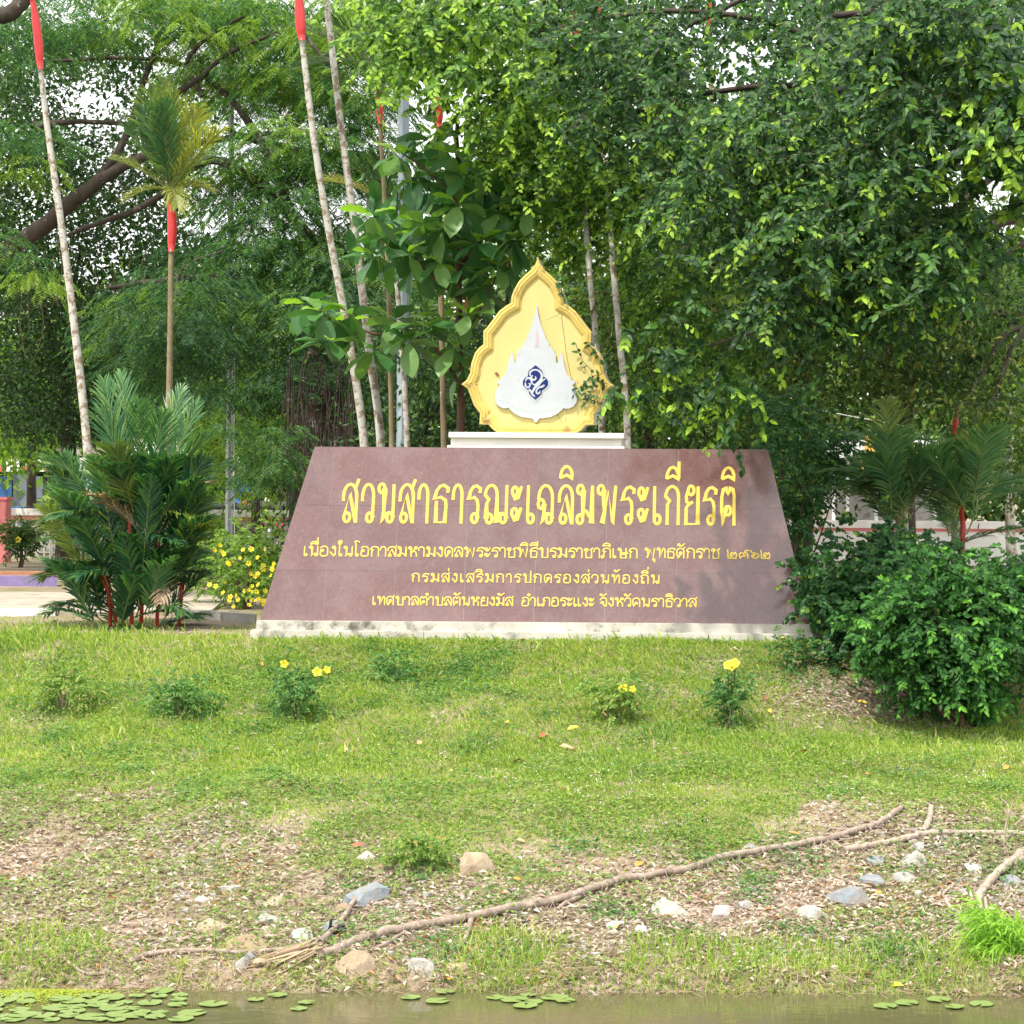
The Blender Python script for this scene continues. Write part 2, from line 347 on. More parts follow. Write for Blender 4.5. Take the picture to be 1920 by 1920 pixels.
# ------------------------------------------------------------------ the monument
YB, YT = 19.2, 19.55
pl = P(487, 1163, YB); pr = P(1520, 1170, YB); tl = P(590, 838, YT); tr_ = P(1440, 844, YT)
zb = (pl[2] + pr[2]) / 2; zt = (tl[2] + tr_[2]) / 2
xb0, xb1, xt0, xt1 = pl[0], pr[0], tl[0], tr_[0]
DB = 1.25; DT = DB - .7
mon = thing('monument', 'wide maroon granite monument wall with yellow Thai lettering on the grassy bank', 'monument', ((xb0 + xb1) / 2, YB, 0))
ML = Vector(mon.location)
def child(o): o.location = -ML; return o
M['plinth'] = plain('aged_plaster', (.5, .48, .43), .85, .22, 5, dirt=((.12, .11, .085), 3.0, .555), bmp=.3)
mb = MB(); mb.box((P(468, 1180, YB - .14)[0], YB - .14, -.35), (P(1526, 1180, YB)[0], YB + DB + .14, P(1000, 1185, YB - .14)[2])); child(mb.build('base_step', M['plinth'], mon, False, .008))
mb = MB(); mb.box((P(480, 1180, YB - .06)[0], YB - .06, -.1), (P(1522, 1180, YB)[0], YB + DB + .06, zb)); child(mb.build('plinth', M['plinth'], mon, False, .006))
m, t, b, o = newmat('joint_mortar'); b.inputs['Base Color'].default_value = (.34, .29, .28, 1); M['mortar'] = m
# core frustum (mortar), 6 mm behind the tile faces
mb = MB(); e = .0
mb.raw([(xb0 + .004, YB + .003, zb + .002), (xb1 - .004, YB + .003, zb + .002), (xb1 - .01, YB + DB - .012, zb + .002), (xb0 + .01, YB + DB - .012, zb + .002),
        (xt0 + .004, YT + .003, zt - .004), (xt1 - .004, YT + .003, zt - .004), (xt1 - .01, YT + DT - .012, zt - .004), (xt0 + .01, YT + DT - .012, zt - .004)],
       [(3, 2, 1, 0), (4, 5, 6, 7), (0, 1, 5, 4), (1, 2, 6, 5), (2, 3, 7, 6), (3, 0, 4, 7)])
child(mb.build('core', M['mortar'], mon, False))
m, t, b, o = newmat('maroon_granite')
v1 = t.nodes.new('ShaderNodeTexVoronoi'); v1.inputs['Scale'].default_value = 62; tcn = t.nodes.new('ShaderNodeTexCoord')
mp = t.nodes.new('ShaderNodeNewGeometry'); t.links.new(mp.outputs['Position'], v1.inputs['Vector'])
r1 = ramp(t, [(0, (.16, .055, .05)), (.35, (.2, .085, .078)), (.7, (.27, .13, .12)), (1, (.4, .27, .25))]); t.links.new(v1.outputs['Color'], r1.inputs[0])
nn_ = t.nodes.new('ShaderNodeTexNoise'); nn_.inputs['Scale'].default_value = 180; nn_.inputs['Detail'].default_value = 3; t.links.new(mp.outputs['Position'], nn_.inputs['Vector'])
r2 = ramp(t, [(.35, (.11, .045, .045)), (.65, (.29, .15, .14))]); t.links.new(nn_.outputs[0], r2.inputs[0])
c = mixc(t, .45, r1.outputs[0], r2.outputs[0])
oi = t.nodes.new('ShaderNodeObjectInfo'); rt = ramp(t, [(0, (.86, .84, .84)), (1, (1.1, 1.06, 1.08))]); t.links.new(oi.outputs['Random'], rt.inputs[0]); c = mixc(t, 1.0, c, rt.outputs[0], 'MULTIPLY')
n3 = t.nodes.new('ShaderNodeTexNoise'); n3.inputs['Scale'].default_value = 2.6; n3.inputs['Detail'].default_value = 9; n3.inputs['Roughness'].default_value = .72; t.links.new(mp.outputs['Position'], n3.inputs['Vector'])
r3 = ramp(t, [(.45, (.10, .10, .10)), (.6, (.2, .2, .2))]); t.links.new(n3.outputs[0], r3.inputs[0])
c = mixc(t, r3.outputs[0], mixc(t, 1.0, c, (.5, .35, .33), 'MULTIPLY'), (.42, .34, .35)); t.links.new(c, b.inputs['Base Color'])
b.inputs['Roughness'].default_value = .16; b.inputs['Specular IOR Level'].default_value = 1.0
M['granite'] = m

def clip(poly, a, b_, c_):  # keep a*x+b*y<=c
    out = []
    for i in range(len(poly)):
        p, q = poly[i], poly[(i + 1) % len(poly)]; fp = a * p[0] + b_ * p[1] - c_; fq = a * q[0] + b_ * q[1] - c_
        if fp <= 0: out.append(p)
        if fp * fq < 0:
            k = fp / (fp - fq); out.append((p[0] + k * (q[0] - p[0]), p[1] + k * (q[1] - p[1])))
    return out
def fronts(u, v, t_):   # u = world x, v = 0..1 up the front slope, t_ = metres proud of the face
    return (u, YB + (YT - YB) * v - t_, zb + (zt - zb) * v + t_ * .23)
jx = [P(px, 1163, YB)[0] for px in (605, 736, 868, 1000, 1133, 1267, 1402)]
jv = [0, .285, .66, 1]
edges = [xb0 - 1] + jx + [xb1 + 1]
for r in range(3):
    for k in range(8):
        g = .0022; gv = .0010
        x0, x1 = edges[k] + g, edges[k + 1] - g; v0, v1_ = jv[r] + (gv if r else 0), jv[r + 1] - (gv if r < 2 else 0)
        poly = [(x0, v0), (x1, v0), (x1, v1_), (x0, v1_)]
        a = xt0 - xb0; poly = clip(poly, -1, a, -xb0)          # left slant: x >= xb0 + a v
        a = xt1 - xb1; poly = clip(poly, 1, -a, xb1)
        if len(poly) < 3: continue
        mb = MB(); j = rng.uniform(-.0008, .0008)
        mb.prism(poly, fronts, .0 + j, -.0022); child(mb.build('granite_tile', M['granite'], mon, False))
def slabface(a, b_, c_, d_):  # side faces, one slab each course
    mb = MB(); A, B, C_, D = map(np.array, (a, b_, c_, d_)); n_ = norm(np.cross(B - A, D - A)) * .008
    V = np.array([A, B, C_, D]); mb.raw(np.vstack([V - n_ * 1.4, V]), [(3, 2, 1, 0), (4, 5, 6, 7), (0, 1, 5, 4), (1, 2, 6, 5), (2, 3, 7, 6), (3, 0, 4, 7)])
    child(mb.build('side_slab', M['granite'], mon, False))
o_ = .002
slabface((xb1 - o_, YB + .014, zb), (xb1 - o_, YB + DB - .014, zb), (xt1 - o_, YT + DT - .014, zt), (xt1 - o_, YT + .014, zt))
slabface((xb0 + o_, YB + DB - .014, zb), (xb0 + o_, YB + .014, zb), (xt0 + o_, YT + .014, zt), (xt0 + o_, YT + DT - .014, zt))
slabface((xb1, YB + DB, zb), (xb0, YB + DB, zb), (xt0, YT + DT, zt), (xt1, YT + DT, zt))
mb = MB(); mb.box((xt0 + .012, YT + .012, zt - .004), (xt1 - .012, YT + DT - .012, zt + .004)); child(mb.build('top_slab', M['granite'], mon, False))
# white pedestal: moulded, cap
M['pedestal'] = plain('pedestal_white', (.74, .72, .68), .7, .07, 4, dirt=((.4, .38, .33), 5, .66))
YP = YT + .06
def pb(x0, x1, y0, y1, fwd, name):
    a = P(x0, y1, YP - fwd); b_ = P(x1, y0, YP - fwd); z0 = P((x0 + x1) / 2, y1, YP - fwd)[2]; z1 = P((x0 + x1) / 2, y0, YP - fwd)[2]
    mb = MB(); mb.box((a[0], YP - fwd, z0), (b_[0], YP + .42 + fwd, z1)); return child(mb.build(name, M['pedestal'], mon, False, .004)), z1
pb(838, 1171, 835.5, 841.5, .03, 'pedestal_foot'); pb(845, 1166, 821.5, 835.5, 0, 'pedestal'); _, zcap = pb(841, 1170, 811, 821.5, .045, 'pedestal_cap')

# lettering: looped Thai letters drawn as centre-line strokes, raised and painted yellow
def arc(cx, cy, rx, ry, a0, a1, n=9):
    a = np.radians(np.linspace(a0, a1, n)); return [(cx + rx * math.cos(x), cy + ry * math.sin(x)) for x in a]
def lp(cx, cy, a0, ccw=1, rx=.09, ry=.1):
    ax, ay = cx + rx * math.cos(R(a0)), cy + ry * math.sin(R(a0)); rx *= LR[0]; ry *= LR[1]    # the stem stays, the loop widens
    return arc(ax - rx * math.cos(R(a0)), ay - ry * math.sin(R(a0)), rx, ry, a0, a0 + 360 * ccw, 13)
LR = [1, 1]
def letters():
  TL = lp(.15, .87, 0)
  ARCH = lambda x0, x1, y=.66: arc((x0 + x1) / 2, y, (x1 - x0) / 2, .97 - y, 180, 0, 11)
  LU = [[(.04, .55)] + ARCH(.04, .58) + [(.58, 0)], [(.56, .02), (.3, .72), (.09, .15)] + lp(.18, .13, 180)]
  G = {
   'ก': (.68, [[(.13, 0), (.13, .5), (.22, .6), (.05, .72)] + arc(.32, .72, .26, .25, 165, 0) + [(.58, 0)]]),
   'ค': (.68, [lp(.34, .5, -90)[::1] + [(.14, .02), (.08, .3)] + ARCH(.07, .58) + [(.58, 0)]]),
   'ง': (.52, [lp(.3, .87, 0) + [(.41, .5), (.4, .12), (.33, .02), (.05, .42)]]),
   'จ': (.6, [[(.05, .7)] + arc(.29, .72, .23, .25, 170, 0) + [(.52, .12), (.44, .02), (.24, .32)] + lp(.2, .43, -60)]),
   'ฉ': (.72, [[(.03, .62)] + ARCH(.04, .6) + [(.6, .14)] + lp(.51, .13, 0), lp(.17, .5, 0) + [(.27, .3), (.2, .02), (.34, .26), (.46, .26)]]),
   'ช': (.68, [lp(.13, .8, 60) + [(.26, .9), (.28, .78), (.14, .5), (.18, .02), (.54, .02), (.54, .68), (.44, .76), (.64, .98)]]),
   'ณ': (1.0, [lp(.2, .12, 180) + [(.11, .5), (.2, .6), (.04, .72)] + arc(.29, .72, .24, .25, 165, 0) + [(.53, .02), (.66, .26), (.78, .26)], [(.92, .97), (.92, .14)] + lp(.83, .13, 0)]),
   'ด': (.68, [lp(.32, .38, 100) + [(.22, .3), (.14, .02), (.07, .3)] + ARCH(.07, .58) + [(.58, 0)]]),
   'ต': (.68, [lp(.32, .38, 100) + [(.22, .3), (.14, .02), (.07, .35), (.07, .7), (.14, .92), (.22, .95), (.33, .8), (.43, .95), (.52, .92), (.58, .75), (.58, 0)]]),
   'ถ': (.68, [lp(.2, .12, 180) + [(.11, .5), (.2, .6), (.04, .72)] + arc(.31, .72, .27, .25, 165, 0) + [(.58, 0)]]),
   'ท': (.7, [TL + [(.24, .02), (.44, .82), (.52, .95), (.6, .85), (.61, 0)]]),
   'ธ': (.66, [[(.58, .78), (.6, .88), (.42, .96), (.26, .93), (.13, .82), (.05, .62), (.3, .66), (.5, .58), (.53, .45), (.5, .02), (.13, .02), (.13, .56)]]),
   'น': (.72, [TL + [(.23, .3), (.18, .02), (.34, .24), (.5, .26)], [(.61, .97), (.61, .14)] + lp(.52, .13, 0)]),
   'บ': (.7, [TL + [(.24, .02), (.6, .02), (.6, .97)]]),
   'ป': (.7, [TL + [(.24, .02), (.6, .02), (.6, 1.35)]]),
   'พ': (.84, [TL + [(.24, .5), (.2, .02), (.42, .82), (.62, .02), (.72, .97)]]),
   'ภ': (.72, [lp(.1, .12, 0) + [(.19, .5), (.28, .6), (.12, .72)] + arc(.38, .72, .25, .25, 165, 0) + [(.63, 0)]]),
   'ม': (.72, [TL + [(.24, .2)] + lp(.15, .13, 30), [(.24, .36), (.38, .32), (.5, .2), (.6, .02), (.61, .97)]]),
   'ย': (.68, [lp(.26, .87, 180) + [(.1, .72), (.12, .58), (.22, .52), (.36, .58)], [(.2, .52), (.1, .42), (.1, .02), (.58, .02), (.58, .97)]]),
   'ร': (.56, [[(.5, .78), (.52, .88), (.36, .95), (.22, .92), (.12, .82), (.05, .62), (.28, .66), (.4, .58), (.44, .45), (.43, .14)] + lp(.34, .13, 0)]),
   'ล': (.66, LU), 'ส': (.66, LU + [[(.5, .84), (.64, 1.1)]]),
   'ว': (.58, [[(.04, .55)] + ARCH(.04, .49) + [(.48, .14)] + lp(.39, .13, 0)]),
   'ศ': (.7, [lp(.34, .5, -90) + [(.14, .02), (.08, .3)] + ARCH(.07, .56) + [(.56, 0)], [(.48, .86), (.64, 1.08)]]),
   'ษ': (.76, [TL + [(.24, .02), (.6, .02), (.6, .97)], lp(.44, .45, 0) + [(.74, .5)]]),
   'ห': (.72, [TL + [(.24, 0)], [(.24, .3), (.4, .62), (.5, .78)] + lp(.55, .87, -120), [(.38, .58), (.52, .48), (.6, .3), (.6, 0)]]),
   'อ': (.68, [lp(.19, .56, 90) + [(.1, .48), (.08, .14), (.18, .02), (.46, .02), (.57, .14), (.57, .68)] + arc(.32, .7, .25, .27, 10, 160)]),
   'ะ': (.46, [lp(.12, .8, -120, rx=.08) + [(.16, .62), (.26, .64), (.4, .94)], lp(.12, .26, -120, rx=.08) + [(.16, .08), (.26, .1), (.4, .4)]]),
   'า': (.5, [[(.03, .6)] + arc(.21, .7, .18, .27, 180, 0) + [(.39, 0)]]),
   'ำ': (.5, [[(.03, .6)] + arc(.21, .7, .18, .27, 180, 0) + [(.39, 0)], lp(-.1, 1.24, 0)]),
   'เ': (.38, [[(.1, .97), (.1, .14)] + lp(.19, .13, 180)]),
   'แ': (.7, [[(.1, .97), (.1, .14)] + lp(.19, .13, 180), [(.42, .97), (.42, .14)] + lp(.51, .13, 180)]),
   'โ': (.42, [[(.38, 1.4), (.22, 1.5), (.04, 1.44), (.12, 1.3), (.14, 1.1), (.14, .14)] + lp(.23, .13, 180)]),
   'ใ': (.42, [lp(.16, 1.26, 90, rx=.07, ry=.07) + [(.08, 1.42), (.2, 1.54), (.33, 1.45), (.28, 1.25), (.17, 1.1), (.16, .14)] + lp(.25, .13, 180)]),
   'ั': (0, [lp(-.5, 1.32, 0, rx=.07, ry=.07) + [(-.42, 1.2), (-.28, 1.2), (-.08, 1.45)]]),
   'ิ': (0, [arc(-.35, 1.16, .25, .3, 178, 0) + [(-.35, 1.24), (-.6, 1.17)]]),
   'ี': (0, [arc(-.35, 1.16, .25, .3, 178, 0) + [(-.35, 1.24), (-.6, 1.17)], [(-.1, 1.18), (-.1, 1.6)]]),
   'ื': (0, [arc(-.35, 1.16, .25, .27, 178, 0) + [(-.35, 1.24), (-.6, 1.17)], [(-.1, 1.18), (-.1, 1.5)], [(-.24, 1.3), (-.24, 1.5)]]),
   'ุ': (0, [lp(-.18, -.14, 0, rx=.06, ry=.07) + [(-.11, -.42)]]),
   '่': (0, [[(-.12, 1.25), (-.12, 1.55)]]),
   '้': (0, [lp(-.42, 1.42, 0, rx=.06, ry=.07) + [(-.36, 1.3), (-.24, 1.32), (-.22, 1.44), (-.06, 1.56)]]),
   '๒': (.86, [[(.05, 1.1), (.1, .05), (.7, .02), (.72, .5), (.62, .72), (.52, .52), (.42, .72), (.3, .66), (.24, .4)] + lp(.34, .32, 180)]),
   '๕': (.86, [lp(.44, .36, 100, rx=.1) + [(.3, .3), (.18, .04), (.08, .3), (.1, .6), (.24, .74), (.36, .6), (.48, .74), (.64, .66), (.72, .4), (.72, .02)], [(.54, .7), (.5, .9), (.62, 1.02), (.8, .96)]]),
   '๖': (.8, [[(.04, 1.05), (.14, .78), (.4, .66), (.62, .56), (.7, .3), (.5, .04), (.26, .06), (.14, .28), (.2, .42)] + lp(.3, .4, 120)]),
  }
  return G
M['gilt'] = plain('yellow_letter_paint', (.74, .53, .09), .45, .08, 12)
def glyph_mesh(ch, sx, sy, r, hgt, dy=0):
    mb = MB()
    for pts in G[ch][1]:
        p = [(x * sx, (y + dy) * sy) for x, y in pts]; q = [p[0]]
        for a in p[1:]:
            if math.hypot(a[0] - q[-1][0], a[1] - q[-1][1]) > 1e-4: q.append(a)
        q = np.array(q); t_ = norm(np.gradient(q, axis=0)); seg = norm(np.diff(q, axis=0))
        q[0] -= seg[0] * r * .2; q[-1] += seg[-1] * r * .2
        n_ = np.stack([-t_[:, 1], t_[:, 0]], -1)
        kk = np.ones(len(q)); dt = (seg[1:] * seg[:-1]).sum(1); kk[1:-1] = 1 / np.sqrt(np.clip((1 + dt) / 2, .35, 1))
        prof = [(-1, 0), (-.8, .8), (0, 1), (.8, .8), (1, 0)]
        V = np.concatenate([np.column_stack([q + n_ * (a * r * kk)[:, None], np.full(len(q), b_ * hgt)]) for a, b_ in prof])
        m_ = len(q); fs = [(j * m_ + i, j * m_ + i + 1, (j + 1) * m_ + i + 1, (j + 1) * m_ + i) for j in range(4) for i in range(m_ - 1)]
        fs += [[j * m_ for j in range(5)], [j * m_ + m_ - 1 for j in range(5)][::-1]]
        mb.raw(V, fs)
    V = np.concatenate(mb.V); by = {}
    for f in mb.N: by.setdefault(len(f), []).append(f)
    me = npmesh('letter', V, [np.array(x) for x in by.values()], False); me.materials.append(M['gilt']); return me
slope = math.atan2(YT - YB, zt - zb); 
def line(text, px0, px1, base, px_h, bold, pad=0, loops=(1, 1)):
    global G
    LR[:] = loops; G = letters()
   
    """write text between two pixels of the wall face"""
    v = (P(0.5 * (px0 + px1), base, YB + .1)[2] - zb) / (zt - zb); yy = YB + (YT - YB) * v
    v = (P(0.5 * (px0 + px1), base, yy)[2] - zb) / (zt - zb); yy = YB + (YT - YB) * v
    z = zb + (zt - zb) * v; x0 = P(px0, base, yy)[0]; x1 = P(px1, base, yy)[0]
    sy = px_h / F * yy / math.cos(slope)
    adv = [G[c][0] + pad if G[c][0] else 0 for c in text]; tot = sum(adv) - pad - .08
    sx = (x1 - x0) / tot; cur = 0; cache = {}; prev = ''
    for c, a in zip(text, adv):
        dy = .0; k = c
        if c in '่้' and prev in 'ิีืั': dy = .32 if prev != 'ื' else .3
        key = (c, dy)
        if key not in cache: cache[key] = glyph_mesh(c, sx, sy, bold, .006, dy)
        o = bpy.data.objects.new('letter', cache[key]); COL.objects.link(o); o.parent = mon
        o.matrix_local = Matrix.Translation(Vector((x0 + (cur - .04 - (pad if not a else 0)) * sx, yy - .0005, z)) - ML) @ Matrix.Rotation(R(90) - slope, 4, 'X')
        cur += a; prev = c
line('สวนสาธารณะเฉลิมพระเกียรติ', 642, 1379, 982.5, 74, .0146, .12, (1.35, 1.15))
line('เนื่องในโอกาสมหามงคลพระราชพิธีบรมราชาภิเษก', 569, 1196, 1045, 19, .0062)
line('พุทธศักราช', 1209, 1350, 1047, 19, .0062); line('๒๕๖๒', 1364, 1446, 1047.5, 15, .0062)
line('กรมส่งเสริมการปกครองส่วนท้องถิ่น', 772, 1237, 1093, 16.5, .0058, .1)
line('เทศบาลตำบลตันหยงมัส', 698, 962, 1135.5, 16.5, .0058); line('อำเภอระแงะ', 978, 1114, 1137, 16.5, .0058); line('จังหวัดนราธิวาส', 1125, 1306, 1138, 16.5, .0058)

# ------------------------------------------------------------------ the emblem on the pedestal
YE = YP + .12
ex = P(1007, 811, YE)[0]; ez = zcap; sc_ = YE / F    # metres per pixel there
emb = thing('emblem_plaque', 'yellow lotus-petal shaped plaque with white crest standing on the white pedestal', 'emblem', (ex, YE, ez))
raw_h = [(0, 331), (4, 318), (11, 307), (24, 296), (36, 284), (45, 268), (50, 255), (51, 243), (60, 238), (73, 228), (87, 209), (97, 196), (103, 190), (103, 165), (111, 159), (119, 149), (126, 129), (128, 112), (134, 99), (145, 90), (133, 82), (127, 66), (121, 50), (110, 36), (111, 16), (95, 16), (86, 6), (77, 0)]
half = [(max(0, x - 3.5 * (1 - y / 331)) if x else 0, y) for x, y in raw_h]
out = [(x, y) for x, y in half] + [(-x, y) for x, y in half[::-1] if x > 0]
out = np.array(out, float)
def offset_in(pl_, d):
    pl_ = np.asarray(pl_); n = len(pl_); a = norm(pl_ - np.roll(pl_, 1, 0)); b_ = norm(np.roll(pl_, -1, 0) - pl_)
    na = np.stack([a[:, 1], -a[:, 0]], -1); nb = np.stack([b_[:, 1], -b_[:, 0]], -1); m_ = norm(na + nb)
    k = 1 / np.clip((m_ * na).sum(1), .45, 1); return pl_ - m_ * (d * k)[:, None] if True else pl_
area = 0.5 * np.sum(out[:, 0] * np.roll(out[:, 1], -1) - np.roll(out[:, 0], -1) * out[:, 1])
sg = 1 if area > 0 else -1
def E3(p, y): return np.column_stack([p[:, 0] * sc_, np.full(len(p), y), p[:, 1] * sc_])
M['yellow'] = plain('cream_yellow_paint', (.62, .53, .22), .7, .07, 3, dirt=((.4, .3, .13), 6, .6), bmp=.25, spec=.25)
M['gold'] = plain('deep_yellow_paint', (.6, .46, .13), .55, .12, 4, dirt=((.28, .18, .07), 6, .57), spec=.35)
M['backplaster'] = plain('backing_plaster', (.55, .54, .52), .8, .2, 3)
# moulding: (offset inwards in px, forward in m)
prof = [(0, .03), (0, -.012), (1.5, -.022), (4, -.024), (5, -.018), (6, -.024), (9.5, -.026), (11, -.020), (12, -.022), (15.5, -.016), (17, -.006), (18.5, -.004), (19.5, .004)]
rings = []
for d, y in prof:
    q = offset_in(out, sg * d * 1.0); rings.append(E3(q, y))
n = len(out); V = np.vstack(rings); fs = []
for k in range(len(rings) - 1):
    for i in range(n): fs.append((k * n + i, k * n + (i + 1) % n, (k + 1) * n + (i + 1) % n, (k + 1) * n + i))
bm = bmesh.new(); vs = [bm.verts.new(v) for v in V]
for f in fs: bm.faces.new([vs[i] for i in f])
bm.faces.new([vs[i] for i in range(n)])
bmesh.ops.recalc_face_normals(bm, faces=bm.faces); me = bpy.data.meshes.new('frame'); bm.to_mesh(me); bm.free()
link('frame', me, M['gold'], emb)
def flat(name, poly, y0, y1, mat, parent, bev=0):
    """a plate cut to an outline, y0 front, y1 back"""
    bm = bmesh.new(); vs = [bm.verts.new((x * sc_, y0, z * sc_)) for x, z in poly]; f = bm.faces.new(vs)
    r = bmesh.ops.extrude_face_region(bm, geom=[f]); bmesh.ops.translate(bm, vec=(0, y1 - y0, 0), verts=[g for g in r['geom'] if isinstance(g, bmesh.types.BMVert)])
    bmesh.ops.triangulate(bm, faces=[x for x in bm.faces if len(x.verts) > 4]); bmesh.ops.recalc_face_normals(bm, faces=bm.faces)
    me = bpy.data.meshes.new(name); bm.to_mesh(me); bm.free(); return link(name, me, mat, parent)
flat('panel', offset_in(out, sg * 18), .002, .028, M['yellow'], emb)
flat('backing', offset_in(out, sg * -0.5) * np.array([1, .985]) + np.array([0, 1.5]), .032, .30, M['backplaster'], emb)
# white crest
ch = [(0, 241), (2.5, 228), (5, 214), (9, 200), (14, 187), (16, 184), (17, 178), (21, 172), (23, 170), (24, 164), (29, 160), (31, 155), (33, 157), (34, 150), (37, 148), (36.5, 143), (37, 133), (40, 131), (43, 143), (46, 152), (50, 140), (53, 126), (57, 112), (60, 106), (64, 105), (66, 98), (72, 100), (73, 94), (68, 90), (72, 84), (76, 78), (77, 68), (76, 58), (70, 50), (62, 46), (53, 46), (52, 48), (49, 44), (40, 36), (28, 30), (14, 28), (6, 27), (3, 22), (0, 19)]
crp = [(x - 2, y) for x, y in ch] + [(-x - 2, y) for x, y in ch[-2:0:-1]]
M['crest'] = plain('white_crest_paint', (.5, .53, .58), .5, .07, 5, dirt=((.4, .42, .45), 9, .6), spec=.3)
crest = flat('crest', crp, -.022, -.008, M['crest'], emb)
M['pink'] = plain('faded_pink_print', (.5, .41, .46), .6, .1, 30)
flat('faded_print', [(-3.5 - 1, 160), (3.5 - 1, 160), (2, 180), (-1, 196), (-3, 178)], -.0235, -.0222, M['pink'], crest)
def sym(h, cx=0): return [(x + cx, y) for x, y in h] + [(-x + cx, y) for x, y in h[::-1] if x > 0]
M['navy'] = plain('navy_print', (.02, .035, .17), .7, .1, 20, spec=.1)
M['palegrey'] = plain('pale_grey_line', (.52, .53, .55), .5, .1, 20)
def quatre(s, cx=-3, cy=94): 
    h = [(0, 32), (6, 27), (12, 22), (14, 16), (13.5, 12), (19, 9), (23, 3), (23, -4), (19, -9), (14, -13), (12, -14), (11.5, -20), (6, -26), (0, -31)]
    pts = [(x * s, y * s) for x, y in h]; return [(x + cx, y + cy) for x, y in pts] + [(-x + cx, y + cy) for x, y in pts[-2:0:-1]]
flat('badge_rim', quatre(1.2), -.0240, -.0222, M['palegrey'], crest); flat('badge_rim', quatre(1.14), -.0256, -.0242, M['crest'], crest)
flat('badge', quatre(1.03), -.0272, -.0258, M['navy'], crest)
def ribbon(name, strokes, y, mat, parent, hgt=.002):
    mb = MB()
    for pts, w_ in strokes:
        q = sub(np.array(pts, float), 3 * len(pts)); t_ = norm(np.gradient(q, axis=0)); n_ = np.stack([-t_[:, 1], t_[:, 0]], -1)
        ww = np.interp(np.linspace(0, 1, len(q)), np.linspace(0, 1, len(w_)), w_)[:, None] / 2
        V = np.vstack([E3(q - n_ * ww, y), E3(q, y - hgt), E3(q + n_ * ww, y)]); m_ = len(q)
        mb.raw(V, [(j * m_ + i, j * m_ + i + 1, (j + 1) * m_ + i + 1, (j + 1) * m_ + i) for j in range(2) for i in range(m_ - 1)])
    return mb.build(name, mat, parent)
B = lambda *a: [(x - 3, y + 94) for x, y in a]
ribbon('monogram', [(B((-8, 12), (-11, 17), (-6, 23), (2, 24), (9, 20), (12, 13), (9, 5), (3, -1), (-2, -4), (-6, -1)), (2.2, 3.6, 2.9, 4.3, 3.6, 2.9, 2.2)),
                    (B((-5, 14), (-8, 9), (-4, 5), (1, 8), (-1, 12)), (1.4, 3.6, 3.6, 2.9, 1.4)),
                    (B((-19, 2), (-16, 8), (-10, 8), (-7, 2), (-9, -4)), (1.4, 3.6, 4.3, 3.6, 1.4)),
                    (B((-19, 0), (-18, -7), (-13, -9), (-10, -4), (-13, -1)), (2.2, 3.6, 2.9, 2.9, 1.4)),
                    (B((14, 10), (8, 2), (0, -8), (-3, -13), (-6, -20), (-1, -25)), (1.4, 3.6, 4.3, 4.3, 2.9, 1.4)),
                    (B((19, 8), (12, 3), (6, -4), (2, -9)), (1.4, 3.6, 3.6, 2.2)),
                    (B((17, -4), (13, -7), (7, -9), (2, -14), (3, -20), (8, -19), (8, -15)), (2.2, 4.3, 2.9, 2.9, 3.6, 2.9, 1.4)),
                    (B((-12, -12), (-8, -17), (-5, -23), (0, -27)), (2.9, 4.3, 2.9, 0.7))], -.0273, M['crest'], crest)
M['greyprint'] = plain('grey_green_print', (.42, .5, .48), .6, .15, 40)
st = []
for k in range(34):        # the worn ribbon lettering along the foot of the crest
    u = -45 + 88 * k / 33; y = 36 + 9 * (abs(u) / 45) ** 2; hh = random.choice((5, 6, 4.5))
    st.append(([(u - 2, y), (u - 2 + random.uniform(-.6, .6), y + hh)], (1.0, .8)))
    if k % 3 == 0: st.append(([(u - 2, y + hh), (u + .8, y + hh * .9)], (.9, .9)))
for s_ in (-1, 1):
    for k in range(8):
        u = s_ * (52 + k * 2.6) - 2; y = 54 + (k * .35) ** 2; st.append(([(u, y), (u - s_ * .5, y + 5)], (1, .8)))
    st.append(([(s_ * 58 - 2, 70), (s_ * 62 - 2, 68), (s_ * 60 - 2, 65)], (1.5, 2, 1)))
ribbon('ribbon_lettering', st, -.0222, M['greyprint'], crest, .0008)
M['crack'] = plain('crack', (.12, .07, .03), .9)
ribbon('crack', [([(46, 232), (45, 215), (50, 180), (54, 150), (62, 110), (70, 95)], (.6, 1, .8, .9, .6)), ([(44, 230), (38, 222), (15, 212)], (.8, .5, .2)), ([(38, 60), (36, 40), (48, 18)], (.4, .7, .5)), ([(56, 48), (54, 20), (62, 12)], (.3, .6, .5)), ([(44, 270), (49, 250), (46, 232)], (1, 1.6, 2))], .0015, M['crack'], emb, .001)
M['rag'] = plain('rust_red_scrap', (.3, .08, .06), .7)
ribbon('scrap', [([(-80, 112), (-76, 111), (-72, 106)], (2, 5, 2))], -.006, M['rag'], emb, .01)
